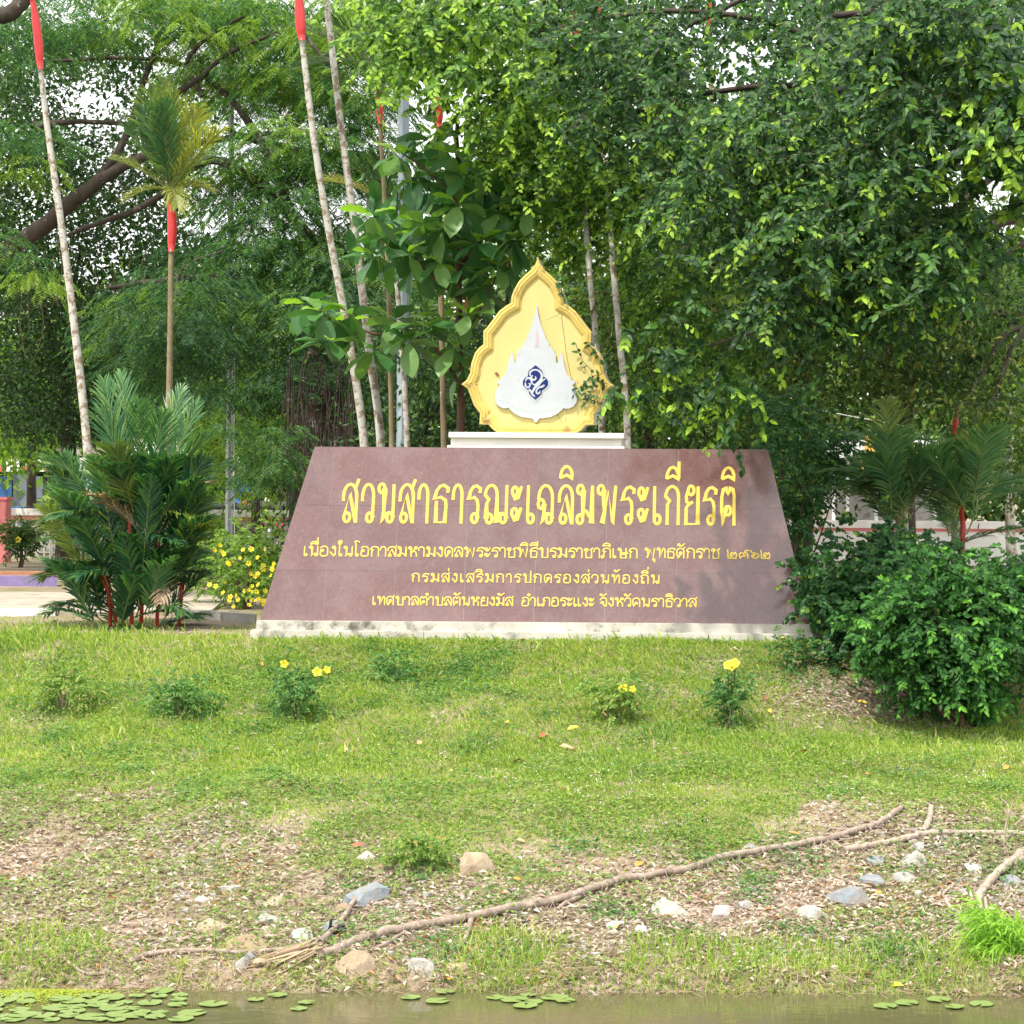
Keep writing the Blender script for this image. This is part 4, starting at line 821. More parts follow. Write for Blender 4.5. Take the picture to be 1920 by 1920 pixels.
leaftree('dark small leaved tree behind the pale palm trunk at the left edge', 120, 36, 700, [(-60, 100), (-60, 700), (60, 840), (200, 800), (330, 760), (380, 560), (330, 330), (420, 200), (300, 60), (100, 60)], 33, 38, 340, 130, .32, .11, .06, 'finedark', [(a, b, c * 1.2, d * 1.2) for a, b, c, d in hL], .0)
leaftree('bright sunlit green tree low at the left edge above the shop roof', 60, 40, 760, [(-60, 640), (-60, 860), (90, 860), (110, 740), (60, 620)], 38, 42, 40, 110, .42, .15, .08, 'bright', (), .0, r=.1)
leaftree('light green tree with hanging twigs between the lamp pole and the monument', 480, 34, 880, [(340, 720), (350, 860), (390, 900), (470, 930), (550, 930), (600, 800), (560, 700)], 31, 36, 60, 110, .36, .11, .05, 'bright', ((400, 900, 30, 20),), .1, flat_=1.2, hang=.8, r=.09)
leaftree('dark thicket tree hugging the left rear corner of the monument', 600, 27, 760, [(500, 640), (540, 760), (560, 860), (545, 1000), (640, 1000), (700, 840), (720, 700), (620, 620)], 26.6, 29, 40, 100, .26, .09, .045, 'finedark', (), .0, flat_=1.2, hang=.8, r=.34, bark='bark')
vin = MB()
for k in range(90):
    a = P(rng.uniform(535, 660), rng.uniform(660, 820), 26.2); ln = rng.uniform(.4, 1.5); vin.tube(sub([a, a + np.array([rng.uniform(-.06, .06), 0, -ln * .5]), a + np.array([rng.uniform(-.1, .1), 0, -ln])], 6), rng.uniform(.004, .012), 3, cap=False)
o = vin.build('aerial_roots', M['bark'], COL.objects['broadleaf_tree.003']); o.location = -Vector(COL.objects['broadleaf_tree.003'].location); o['kind'] = 'stuff'
leaftree('small leaved tree right behind the plaque and the palm stems', 1210, 27, 620, [(1050, 420), (1060, 560), (1100, 800), (1200, 860), (1450, 860), (1500, 640), (1300, 480), (1180, 420)], 24, 28, 95, 120, .28, .1, .048, 'fine', ((1120, 520, 30, 30), (1180, 430, 40, 30)), .1, r=.1)
leaftree('shady small leaved tree forming the dark mass over the right end of the monument', 1500, 25, 640, [(1330, 480), (1380, 680), (1420, 800), (1440, 930), (1500, 950), (1530, 800), (1720, 740), (1760, 560), (1600, 460)], 22.5, 26, 85, 120, .26, .085, .042, 'fine', ((1470, 960, 25, 30),), .1, hang=.5, r=.14)
leaftree('dark green tree filling the right edge above the leafy shrubs', 1960, 24, 600, [(1660, 460), (1680, 720), (1760, 790), (1830, 830), (1880, 940), (1960, 960), (1960, 330), (1780, 440)], 22, 26, 95, 120, .27, .09, .045, 'fine', ((1900, 720, 30, 60), (1860, 460, 50, 40), (1750, 700, 40, 40), (1900, 560, 30, 30)), .15, hang=.4, r=.14)
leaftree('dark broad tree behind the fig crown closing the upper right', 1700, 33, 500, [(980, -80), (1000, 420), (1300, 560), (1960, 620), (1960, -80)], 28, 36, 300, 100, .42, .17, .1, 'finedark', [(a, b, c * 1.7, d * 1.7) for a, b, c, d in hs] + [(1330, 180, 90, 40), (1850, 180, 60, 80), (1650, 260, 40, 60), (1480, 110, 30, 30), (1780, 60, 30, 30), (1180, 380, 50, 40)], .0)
leaftree('slender tree with white bark and thin foliage at the right edge', 1900, 30, 640, [(1700, 520), (1760, 700), (1830, 860), (1940, 860), (1960, 480), (1800, 460)], 28, 32, 60, 90, .4, .1, .05, 'bright', (), .1, r=.08, bark='palmtrunk')
# far trees: one crown each along the skyline
far = [(-150, 380, 330), (140, 300, 560), (330, 320, 520), (520, 300, 420), (700, 320, 460), (900, 320, 300), (1090, 330, 480), (1290, 320, 420), (1480, 300, 340), (1680, 320, 420), (1880, 300, 440), (2080, 320, 400)]
desc = ['at the far left', 'behind the shop roof', 'left of the lamp pole', 'behind the lamp pole', 'behind the close pair of palm trunks', 'behind the large leaved tree', 'behind the plaque tip', 'behind the right half of the monument', 'over the right end of the monument', 'behind the orange valance', 'at the right edge', 'beyond the right edge']
for (x, w_, top), dd in zip(far, desc):
    nf_ = 170 if x < 400 else 110
    poly = [(x - w_ * .5, 960), (x - w_ * .62, 820), (x - w_ * .5, top + 150), (x - w_ * .2, top + 20), (x + w_ * .1, top), (x + w_ * .45, top + 130), (x + w_ * .62, 820), (x + w_ * .5, 960)]
    leaftree('distant green tree in the background ' + dd, x, 58, 900, poly, 54, 64, nf_, 60, .75, .34, .2, 'far', hL, .15, group='distant background trees', limbs=3, r=.2)

# ---- the large leaved tree left of the plaque
blt = thing('large_leaved_tree', 'young tree with big oval leaves and reddish stems left of the plaque', 'tree', (P(862, 1000, 21.6)[0], 21.6, 0))
BL = Vector(blt.location)
skeleton(blt, [([(868, 1150), (864, 800), (862, 600), (857, 400), (858, 230)], 21.6, .045, .02), ([(862, 720), (800, 640), (700, 625), (610, 590)], 21.3, .022, .008), ([(860, 560), (790, 500), (720, 430)], 21.4, .02, .008), ([(860, 500), (930, 420), (985, 360)], 21.7, .018, .008),
               ([(858, 380), (800, 320), (750, 285)], 21.4, .016, .007), ([(945, 1150), (948, 700), (950, 560), (960, 440)], 23, .03, .012), ([(862, 640), (900, 580), (940, 500)], 21.4, .016, .007)], M['barkbrown'])
def bigleaf_mesh(L_, W_, curl, young):
    us = np.linspace(0, 1, 8); wv = np.array([.0, .42, .72, .92, 1, .95, .68, .0]) * W_ / 2; V = []; f = []
    for i, u in enumerate(us):
        for s_ in (-1, 0, 1): V.append((s_ * wv[i], u * L_, -curl * L_ * u * u + abs(s_) * wv[i] * .28 + (.006 * math.sin(u * 14) * s_)))
    for i in range(7):
        for j in range(2): f.append((i * 3 + j, i * 3 + j + 1, i * 3 + j + 4, i * 3 + j + 3))
    me = npmesh('leaf', V, [np.array(f)], True, np.full(len(V), 0)); me.materials.append(M[young]); return me
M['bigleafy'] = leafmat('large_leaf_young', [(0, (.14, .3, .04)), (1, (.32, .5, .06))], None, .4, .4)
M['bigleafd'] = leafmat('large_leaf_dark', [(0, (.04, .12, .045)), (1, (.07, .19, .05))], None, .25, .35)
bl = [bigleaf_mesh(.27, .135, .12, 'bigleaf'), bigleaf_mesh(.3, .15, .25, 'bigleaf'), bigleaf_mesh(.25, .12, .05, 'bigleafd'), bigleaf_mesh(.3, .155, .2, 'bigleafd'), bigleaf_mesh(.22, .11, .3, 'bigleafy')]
orange = bigleaf_mesh(.26, .1, .35, 'bigleafy'); M['orangeleaf'] = plain('withered_orange_leaf', (.5, .2, .05), .7, .2, 20); orange.materials[0] = M['orangeleaf']
ros = [(745, 290), (775, 330), (850, 290), (700, 405), (735, 440), (872, 330), (905, 300), (935, 320), (800, 360), (860, 385), (830, 430), (940, 400), (965, 350), (895, 455), (860, 510), (935, 500), (765, 475), (795, 420), (600, 585), (640, 612), (575, 570), (620, 640), (700, 655), (660, 590), (740, 600), (790, 612), (830, 595), (880, 590), (765, 640), (850, 650), (868, 690), (990, 390), (820, 490), (705, 480), (900, 540), (960, 450), (810, 260)]
for px_, py_ in ros:
    c = P(px_, py_, 21.2 + rng.uniform(-.3, .3)); na = 8 if (px_, py_) != (660, 590) else 5
    a0 = rng.uniform(0, 360)
    for k in range(na):
        az = R(a0 + k * 360 / na + rng.uniform(-14, 14)); el = rng.uniform(-1.15, .15) if k % 3 else rng.uniform(.1, .7)
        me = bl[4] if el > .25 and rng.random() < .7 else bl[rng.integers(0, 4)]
        o = bpy.data.objects.new('leaf', me); COL.objects.link(o); o.parent = blt; s_ = rng.uniform(.9, 1.35)
        o.matrix_local = Matrix.Translation(Vector(c) - BL) @ Matrix.Rotation(az, 4, 'Z') @ Matrix.Rotation(el, 4, 'X') @ Matrix.Rotation(rng.uniform(-.5, .5), 4, 'Y') @ Matrix.Translation((0, .02, 0)) @ Matrix.Scale(s_, 4)
extra = cpts(26, [(690, 420), (760, 270), (850, 220), (980, 330), (990, 470), (930, 560), (870, 560), (760, 520)], 21.4, 22.4); ex_n = np.repeat(extra, 9, 0) + rng.normal(0, .13, (234, 3))
o = leafobj('foliage', [leaves(ex_n, norm(rng.normal(0, .7, (234, 3)) + np.array([0, -.3, -.8])), norm(rng.normal(0, .4, (234, 3)) + np.array([0, -1., .4])), rng.uniform(.2, .3, 234), rng.uniform(.1, .15, 234), True, (rng.random(234) < .1) * .5, .2, .15, True)], M['bigleafd'], blt, True); o.location = -BL
for px_, py_, a in ((898, 532, -1.5), (880, 545, -1.3)):
    o = bpy.data.objects.new('leaf', orange); COL.objects.link(o); o.parent = blt; o['label'] = 'withered orange hanging leaf'
    o.matrix_local = Matrix.Translation(Vector(P(px_, py_, 22.1)) - BL) @ Matrix.Rotation(a, 4, 'X')
und = MB()
leaftree('low dark greenery between the palm stems behind the wall, left of the plaque', 800, 25.5, 760, [(690, 640), (690, 880), (1000, 880), (1010, 600), (860, 560)], 24.5, 27, 70, 100, .26, .1, .05, 'finedark', (), .0, r=.04, name='understorey_shrub', cat='shrub')
for lab, px_, Y_, n, a0, a1, h_ in (('palm seedling with stiff dark fronds left of the pedestal', 870, 21.6, 9, -60, 60, 1.2), ('palm seedling with dark fronds between the close pair of trunks and the lamp post', 735, 22, 5, -60, -10, 1.2),
                            ('young palm fanning out beside the right end of the monument', 1520, 20.2, 10, -50, 80, 1.2), ('green palm clump behind the right shrubs, nearer the monument', 1680, 20.9, 18, -70, 70, 2.0), ('green palm clump behind the right shrubs, nearer the right edge', 1800, 20.9, 18, -70, 70, 1.9), ('tall young palm with pale fronds right of the plaque', 1160, 25.5, 9, -80, 80, 3.9)):
    f = P(px_, 1000, Y_); root = thing('young_palm', lab, 'palm', (f[0], Y_, float(gz(f[0], Y_))), 'young palms in the undergrowth')
    for k in range(n):
        a = np.linspace(a0, a1, n)[k] + rng.normal(0, 8); el = R(rng.uniform(25, 80)); base = np.array([f[0] + rng.uniform(-.15, .15), Y_ + rng.uniform(-.15, .15), max(.05, h_ - 1.2) + rng.uniform(0, .5) * (h_ > 1.3)])
        d = (math.sin(R(a)) * math.cos(el) * 1.3, rng.uniform(-.5, .3), math.sin(el)); frond(root, base, d, rng.uniform(.8, 1.2) , rng.uniform(.15, .5), 40, .4, .018, M['palmmid' if k % 3 else 'palmpale'], M['petiole'], .3, .3, rr=.008, young=0)
    if h_ > 1.3:
        mb = MB(); mb.tube([(f[0], Y_, -.05), (f[0] + .03, Y_, h_ * .5), (f[0], Y_, h_ - .7)], [.03, .026, .02], 7); o = mb.build('stem', M['redstem'] if px_ == 1800 else M['palmtrunk2'], root); o.location = -Vector(root.location)

# ---- shrubs at the right
def shrub(name, label, foot, ell, n, per, L_, W_, mat, young=.25, cat='shrub', spread=.1, ln=.16, stems=6, stemr=.014, stemmat='barkbrown', group=None, hull=.75):
    """ell: list of (px, py, Y, rx, ry, rz) ellipsoids in metres carrying the leaves"""
    f = np.array([*foot]); root = thing(name, label, cat, tuple(f), group); cs = []
    for px_, py_, Y_, rx, ry, rz in ell:
        c = P(px_, py_, Y_); m_ = int(n * rx * rz / sum(e[3] * e[5] for e in ell)); d = rvec(m_, -.9, 1); r = rng.uniform(hull, 1, m_)[:, None]; r *= (.85 + .3 * vnoise(d[:, 0] * 3, d[:, 2] * 3, .8, int(px_)))[:, None]
        cs.append((c + d * r * np.array([rx, ry, rz]), d))
    c = np.vstack([x[0] for x in cs]); d = np.vstack([x[1] for x in cs]); ok = c[:, 2] > gz(c[:, 0], c[:, 1]) + .03; c, d = c[ok], d[ok]
    o = leafobj('foliage', [sprays(c, per, L_, W_, ln, np.repeat(d, per, 0) * .9 + np.array([0, 0, .25]), .35, young, None, L_ > .05, spread)], M[mat], root, True); o.location = -Vector(root.location)
    for k in range(stems):
        e = c[rng.integers(len(c))]; mb = MB(); a = f + np.array([rng.uniform(-.05, .05), rng.uniform(-.05, .05), -.04]); mb.tube(sub([a, a * .5 + e * .5 + np.array([0, 0, -.05]), a * .15 + e * .85], 8), np.linspace(stemr, stemr * .4, 8), 6); o = mb.build('stem', M[stemmat], root); o.location = -Vector(root.location)
    return root
f = onground(1818, 1365)
shrub('leafy_shrub', 'broad green shrub with pointed leaves on a short brown trunk, lower right', f, [(1740, 1270, f[1] - .1, .22, .2, .14), (1850, 1230, f[1] - .2, .3, .2, .2), (1780, 1170, f[1], .62, .5, .42), (1690, 1200, f[1] + .1, .4, .4, .3), (1880, 1130, f[1] + .2, .5, .4, .42), (1800, 1290, f[1], .38, .3, .2), (1760, 1080, f[1] + .3, .35, .3, .2)], 290, 5, .078, .036, 'shrub', .2, ln=.24, stemr=.03, hull=.3)
f = P(1590, 1290, 18.9); f[2] = gz(f[0], 18.9)
shrub('leafy_shrub', 'darker round leaved climber mound against the right foot of the monument', f, [(1570, 1110, 19.0, .34, .35, .36), (1640, 1150, 18.9, .4, .35, .45), (1600, 1230, 18.8, .32, .3, .3), (1700, 1060, 19.4, .4, .35, .25), (1640, 1040, 19.9, .35, .3, .3)], 210, 5, .06, .045, 'climber', .12, ln=.16, hull=.5)
f = P(1960, 1290, 18.6); f[2] = gz(f[0], 18.6)
shrub('leafy_shrub', 'shaded shrub cut off by the right edge behind the broad shrub', f, [(1940, 1120, 18.8, .4, .4, .5), (1900, 1240, 18.9, .4, .3, .3)], 100, 5, .07, .035, 'climber', .1, ln=.2, hull=.4)
f = P(1460, 900, 20.3); f[2] = 0
shrub('hanging_creeper', 'dense creeper hanging beside the slanted right edge of the monument', f, [(1480, 800, 21, .3, .4, .35), (1500, 960, 20.8, .16, .3, .5), (1550, 860, 21.5, .3, .4, .35)], 110, 5, .055, .03, 'climber', .2, 'creeper', ln=.22, hull=.3)
# small vine over the right side of the plaque
vine = thing('vine', 'thin leafy vine creeping over the right side of the yellow plaque', 'vine', tuple(P(1130, 780, YE)))
mb = MB(); ps = []; vl = Vector(vine.location)
for pts in ([(1135, 790), (1115, 740), (1108, 700), (1090, 670), (1080, 645)], [(1130, 700), (1100, 715), (1078, 740)], [(1125, 760), (1100, 740), (1095, 715)], [(1060, 560), (1050, 540), (1052, 520), (1062, 500)], [(1140, 690), (1118, 660), (1105, 640)], [(1138, 720), (1120, 715), (1098, 755)]):
    q = sub(pxpath(pts, YE - .05), 14); q += rng.normal(0, .006, q.shape); mb = MB(); mb.tube(q, .0025, 4); o = mb.build('stem', M['twig'], vine); o.location = -vl; d = norm(rng.normal(0, 1, q.shape) * np.array([1, .3, .6]) + np.array([0, -.2, -.5])); ps.append(leaves(q[1:], d[1:], np.tile([0, -1., .3], (13, 1)) + rng.normal(0, .2, (13, 3)), rng.uniform(.035, .07, 13), rng.uniform(.02, .033, 13), True, None))
o = leafobj('leaves', ps, M['climber'], vine, True); o.location = -vl

# ---- little clipped bushes on the lawn, with yellow trumpet flowers
pet = []
def flower_mesh(r):
    V = [(0, 0, -.3 * r)]; f = []
    for k in range(5):
        a = k * 72; n0 = len(V)
        for da, rr_, z in ((-26, .55, .05), (-30, .95, .12), (0, 1.15, .05), (30, .95, .12), (26, .55, .05)): V.append((math.cos(R(a + da)) * rr_ * r, math.sin(R(a + da)) * rr_ * r, z * r + .02 * r * (k % 2)))
        f += [(0, n0, n0 + 4), (n0, n0 + 1, n0 + 4), (n0 + 1, n0 + 2, n0 + 3), (n0 + 1, n0 + 3, n0 + 4)]
    me = npmesh('flower', V, [np.array(f)], False); me.materials.append(M['petal']); return me
fl1 = flower_mesh(.036)
def flower(parent, p, s_=1, tilt=None):
    o = bpy.data.objects.new('flower', fl1); COL.objects.link(o); o.parent = parent
    n_ = Vector(rvec(1, .0, .8)[0]) if tilt is None else Vector(tilt); n_.y = -abs(n_.y) - .6
    o.matrix_local = Matrix.Translation(Vector(p) - Vector(parent.location)) @ n_.to_track_quat('Z', 'Y').to_matrix().to_4x4() @ Matrix.Rotation(rng.uniform(0, 6), 4, 'Z') @ Matrix.Scale(s_, 4)
for lab, px_, py_, rx, rz, n, mat, fls in (
    ('pale tangled little bush on the lawn, nearest the left edge', 125, 1330, .25, .17, 42, 'weed', ()),
    ('small clipped bush with bare forked stems on the left lawn', 350, 1345, .2, .13, 42, 'herb', ()),
    ('small dark leaved bush with two yellow flowers on the lawn', 552, 1350, .18, .18, 44, 'herb', ((595, 1260, 1), (613, 1256, .8), (533, 1245, .8))),
    ('low spreading dark herb patch on the slope below the monument', 745, 1275, .22, .06, 28, 'herb', ()),
    ('sparse little bush with one yellow flower over a shaded hollow', 1160, 1352, .22, .13, 45, 'weed', ((1168, 1290, 1), (1186, 1292, .7))),
    ('upright bush topped by a bright yellow flower, right of the lawn', 1370, 1365, .15, .19, 38, 'herb', ((1365, 1247, 1), (1378, 1243, 1), (1372, 1250, .9))),
    ('small bushy weed right of the upright yellow flowered bush', 1490, 1255, .14, .1, 26, 'herb', ()), ('small green herb under the tan slab stones', 790, 1625, .2, .07, 40, 'weed', ())):
    f = onground(px_, py_); pc, qc = proj(f); s_ = F / f[1]
    b_ = shrub('small_bush', lab, f, [(pc + rng.uniform(-6, 6), qc - rz * s_ * 1.1, f[1], rx * .7, rx * .7, rz * .9), (pc + rng.uniform(-22, 22), qc - rz * s_ * 1.5, f[1], rx * .75, rx * .6, rz * .6)], int(n * .72), 5, .042, .02, mat, .2, 'bush', .07, .13, 11, .006, 'wood', 'low bushes on the lawn', .3)
    for fx, fy, fs in fls:
        flower(b_, P(fx, fy, f[1] - .12), fs)
        mb = MB(); mb.tube(sub([f + np.array([0, 0, .1]), P(fx, fy + 20, f[1] - .08), P(fx, fy + 2, f[1] - .11)], 6), .003, 4); o = mb.build('flower_stalk', M['twig'], b_); o.location = -Vector(b_.location)
f = onground(1370, 1365); 
mb = MB(); ac_ = []
# allamanda behind the left end of the monument
f = P(470, 1000, 23.5); f[2] = 0
al = shrub('flowering_shrub', 'loose shrub full of yellow trumpet flowers left of the monument', f, [(470, 1080, 23.5, .42, .35, .3), (430, 1040, 24, .35, .3, .28), (500, 1040, 23.8, .25, .3, .3), (400, 1090, 24.2, .25, .3, .2)], 105, 5, .06, .024, 'bright', .3, ln=.2, hull=.3)
for k in range(46):
    p_ = (rng.normal(460, 40), rng.uniform(1022, 1140)); flower(al, P(min(p_[0], 520 - (p_[1] - 1030) * .25), p_[1], 23.1), rng.uniform(.5, .8))
f = P(38, 1000, 34); f[2] = .05
al2 = shrub('flowering_shrub', 'tiny flowering shrub in front of the block wall at the far left', f, [(38, 1008, 34, .22, .2, .2)], 40, 5, .07, .03, 'fine', .3, ln=.15, hull=.3); flower(al2, P(34, 1012, 33.7), 1.2)
f = P(395, 1000, 32); f[2] = .05
shrub('leafy_shrub', 'yellowish wispy shrub in front of the block wall by the lamp pole', f, [(385, 1010, 32, .4, .3, .25)], 40, 5, .08, .03, 'bright', .2, ln=.25, hull=.2)
# bright arching grass at the lower right corner
f = onwater(1960, 1850); f[2] = WZ; reed = thing('grass_tussock', 'bright green arching reed tussock at the lower right corner', 'reeds', tuple(f + np.array([0, .3, .05])))
ps = []
for k in range(120):
    a = P(1945 + rng.uniform(-30, 30), 1835 + rng.uniform(-20, 25), 12.45); tx = rng.uniform(1805, 1920); ty = 1700 + (tx - 1800) * .5 + rng.uniform(-30, 110); b_ = P(tx, ty, 12.3 + rng.uniform(-.2, .2))
    mid = (a + b_) / 2 + np.array([0, 0, rng.uniform(.02, .06)]); st_ = sub([a, mid, b_], 18); d = norm(norm(np.gradient(st_, axis=0)) + rng.normal(0, .45, (18, 3))); ps.append(strips(st_, d, np.tile([0, -.6, .8], (18, 1)), rng.uniform(.09, .2, 18), .011, .45))
o = leafobj('blades', ps, M['reed'], reed, True); o.location = -Vector(reed.location)

# ------------------------------------------------------------------ lawn, weeds, litter
def beside(u): return ((u > -60) & (u < 1990)) | (rng.random(len(u)) < .18)
def field(n, x0=-9.8, x1=4.6, y0=11.9, y1=21.5):
    x = rng.uniform(x0, x1, n); y = rng.uniform(y0, y1, n); z = gz(x, y); p = np.stack([x, y, z], -1); u, v = proj(p); return p, u, v
def bare(u, v, p):
    """0 lawn .. 1 bare litter, laid out as the bank is"""
    nz_ = fbm(p[:, 0], p[:, 1], .9, 31) - .5; n2_ = fbm(p[:, 0], p[:, 1], .28, 41) - .5
    start = np.interp(u, [0, 300, 600, 1000, 1350, 1480, 1920], [1500, 1520, 1600, 1600, 1575, 1535, 1520])
    top = np.interp(u, [0, 350, 700, 1100, 1400, 1920], [.72, .74, .8, .85, .97, 1.0])
    b_ = sst(-40, 60, v - start + nz_ * 130 + n2_ * 60) * top
    b_ = b_ * (1 - .3 * sst(1780, 1820, v))
    pt = np.exp(-(((u - 1640) / 170) ** 2 + ((v - 1310) / 45) ** 2)) * 1.1 + np.exp(-(((u - 1520) / 60) ** 2 + ((v - 1235) / 25) ** 2)) * .7 + np.exp(-(((u - 370) / 90) ** 2 + ((v - 1172) / 18) ** 2)) * 1.2
    return np.clip(b_ + pt + n2_ * .25, 0, 1)
inmon = lambda p: (p[:, 0] > xb0 - .12) & (p[:, 0] < xb1 + .12) & (p[:, 1] > YB - .15) & (p[:, 1] < YB + DB)
# blades
p, u, v = field(1080000); b_ = bare(u, v, p)
dens = (1 - b_) ** 1.9 * (.4 + .6 * sst(.3, .6, fbm(p[:, 0], p[:, 1], .35, 51))); dens[(v > 1790)] *= .8; dens[p[:, 1] > 21] *= .3
ok = (rng.random(len(p)) < dens) & ~inmon(p) & beside(u) & (v < 1880) & ~((u < 500) & (p[:, 1] > 19.25 + .3 * (fbm(p[:, 0], p[:, 1], .5, 99) - .5)) & (rng.random(len(p)) < .93) & (p[:, 1] < 22)); p, u, v = p[ok], u[ok], v[ok]
h = rng.uniform(.022, .052, len(p)) * (.6 + .8 * fbm(p[:, 0], p[:, 1], .5, 61)); h *= 1 + 1.2 * (rng.random(len(p)) < .02)
h *= 1 + .1 * sst(1260, 1190, v) * (u < 460) + .1 * sst(1230, 1200, v) * (u > 460) + .35 * sst(300, 0, u) * sst(1340, 1220, v)
h *= 1 - .45 * sst(1400, 1500, v) * sst(1850, 1700, v)
d = norm(rng.normal(0, .42, (len(p), 3)) * np.array([1, 1, 0]) + np.array([0, 0, 1.])); n = len(p); fc = norm(rng.normal(0, .6, (n, 3)) * np.array([1, .4, 0]) + np.array([0, -1., 0])); s_ = norm(np.cross(d, fc)) * rng.uniform(.0016, .0034, (n, 1))
dr = norm(rng.normal(0, 1, (n, 3)) * np.array([1, 1, 0])) * (h * rng.uniform(.1, .6, n))[:, None]
V = np.stack([p - s_, p + s_, p + d * h[:, None] * .6 + s_ * .8 + dr * .3, p + d * h[:, None] * .95 + dr], 1).reshape(-1, 3)
Fc = (np.arange(n)[:, None, None] * 4 + np.array([[0, 1, 2], [0, 2, 3]])[None]).reshape(-1, 3)
dry = (rng.random(n) < (.05 + .3 * sst(1480, 1620, v))).astype(float) * rng.uniform(.4, 1, n)
tag(link('lawn_grass', npmesh('lawn_grass', V, [Fc], False, np.repeat(dry, 4)), M['grass']), 'short sunlit lawn grass covering the bank', kind='stuff'); print('blades', n)
# broad weeds and clover
p, u, v = field(440000, y1=19.2); b_ = bare(u, v, p); cl = fbm(p[:, 0], p[:, 1], .38, 71)
dens = (.3 + .7 * sst(1370, 1480, v)) * sst(.38, .6, cl + .12 * (1 - b_)) * (1 - .78 * b_)
ok = (rng.random(len(p)) < dens) & beside(u) & (v < 1868) & ~inmon(p); p, u, v, cl = p[ok], u[ok], v[ok], cl[ok]; n = len(p)
p[:, 2] += rng.uniform(.004, .05, n) * (.4 + 1.3 * sst(.5, .75, cl)); d = norm(rvec(n, -.25, .5)); up = norm(rng.normal(0, .35, (n, 3)) + np.array([0, -.35, 1.])); L_ = rng.uniform(.014, .032, n)
ps = leaves(p, d, up, L_, L_ * rng.uniform(.5, .8, n), False, (rng.random(n) < .07) * .8, .2, .15)
tag(leafobj('weeds', [ps], M['weed'], None), 'low broad leaved weeds spreading over the lower lawn', kind='stuff'); print('weeds', n)
# herb patches breaking up the lawn
hc = np.array([onground(a, b_) for a, b_ in [(rng.uniform(-20, 1900), rng.uniform(1215, 1500)) for _ in range(90)] + [(rng.normal(850, 110), rng.normal(1270, 30)) for _ in range(40)] + [(rng.uniform(60, 650), rng.uniform(1250, 1340)) for _ in range(24)] + [(rng.uniform(600, 1900), rng.uniform(1560, 1800)) for _ in range(34)]])
hn = np.repeat(hc, 150, 0); k = len(hn); hp = hn + rng.normal(0, 1, (k, 3)) * np.array([.13, .13, 0]) * rng.uniform(.5, 1.3, len(hc)).repeat(150)[:, None]; hp[:, 2] = gz(hp[:, 0], hp[:, 1]) + np.abs(rng.normal(0, .028, k)); hp = hp[hp[:, 1] < YB - .15]; k = len(hp); L_ = rng.uniform(.015, .04, k)
tag(leafobj('herb_patches', [leaves(hp, norm(rvec(k, -.3, .6)), norm(rng.normal(0, .4, (k, 3)) + np.array([0, -.4, 1.])), L_, L_ * rng.uniform(.4, .7, k), False, (rng.random(k) < .05) * .6)], M['herb'], None), 'darker leafy herbs patching the lawn and bank', kind='stuff')
# leaf litter
p, u, v = field(305000, y1=19.4); b_ = bare(u, v, p); dens = b_ ** 1.2 * .85 + .012; ok = (rng.random(len(p)) < dens) & beside(u) & (v < 1885) & ~inmon(p); p = p[ok]; u = u[ok]; n = len(p)
p[:, 2] += rng.uniform(.002, .016, n); d = norm(rvec(n, -.15, .3)); up = norm(rng.normal(0, .45, (n, 3)) + np.array([0, -.1, 1.])); L_ = rng.uniform(.025, .07, n)
tag(leafobj('leaf_litter', [leaves(p, d, up, L_, L_ * rng.uniform(.1, .42, n), False, None, .5, .3)], M['litter'], None), 'dry brown fallen leaves covering the lower bank', kind='stuff'); print('litter', n)
# straw stalks along the water, tall thin grass
p, u, v = field(17000, y0=11.9, y1=12.6); cl = fbm(p[:, 0], p[:, 1] * 0, .5, 81); ok = rng.random(len(p)) < sst(.35, .65, cl) * .9; p = p[ok]; n = len(p); p[:, 2] = np.maximum(p[:, 2], WZ - .03)
d = norm(rng.normal(0, .35, (n, 3)) + np.array([0, 0, 1.])); tag(leafobj('shore_grass', [strips(p, d, np.tile([0, -1., 0], (n, 1)), rng.uniform(.06, .2, n), .004, rng.uniform(.1, .6, n))], M['grass'], None), 'thin grass growing along the waterline', kind='stuff')
p, u, v = field(8000, y0=11.9, y1=12.4); n = len(p); p[:, 2] = np.maximum(p[:, 2], WZ) + .01; d = norm(rvec(n, -.35, .35)); tag(leafobj('dead_grass', [strips(p, d, np.tile([0, -.3, 1.], (n, 1)), rng.uniform(.08, .22, n), .0035, .2)], M['dryfrond'], None), 'matted dead grass along the waterline', kind='stuff')
# long grass round the palm clump and left edge
p, u, v = field(3800, x1=-3.6, y0=18.0, y1=19.5); ok = (u < 420) & (rng.random(len(p)) < .2 + .6 * (u < 300)); p = p[ok]; n = len(p); d = norm(rng.normal(0, .3, (n, 3)) + np.array([0, 0, 1.]))
tag(leafobj('long_grass', [strips(p, d, np.tile([0, -1., 0], (n, 1)), rng.uniform(.07, .2, n), .005, rng.uniform(.1, .7, n))], M['grass'], None), 'long wispy grass at the foot of the palm clump', kind='stuff')
# tufts of coarser grass on the lawn
ps = []
for px_, py_ in [(rng.uniform(0, 1500), rng.uniform(1230, 1500)) for _ in range(110)] + [(1020, 1290), (850, 1330), (480, 1420), (330, 1850), (340, 1815), (990, 1850), (960, 1830)]:
    c = onground(px_, py_); m_ = 34; p = c + rng.normal(0, .035, (m_, 3)) * np.array([1, 1, 0]); d = norm((p - c) * 6 + rng.normal(0, .2, (m_, 3)) + np.array([0, 0, 1.])); ps.append(strips(p, d, np.tile([0, -1., 0], (m_, 1)), rng.uniform(.05, .12, m_), .004, .5))
tag(leafobj('grass_tufts', ps, M['grass'], None), 'coarser tufts scattered in the lawn', kind='stuff')
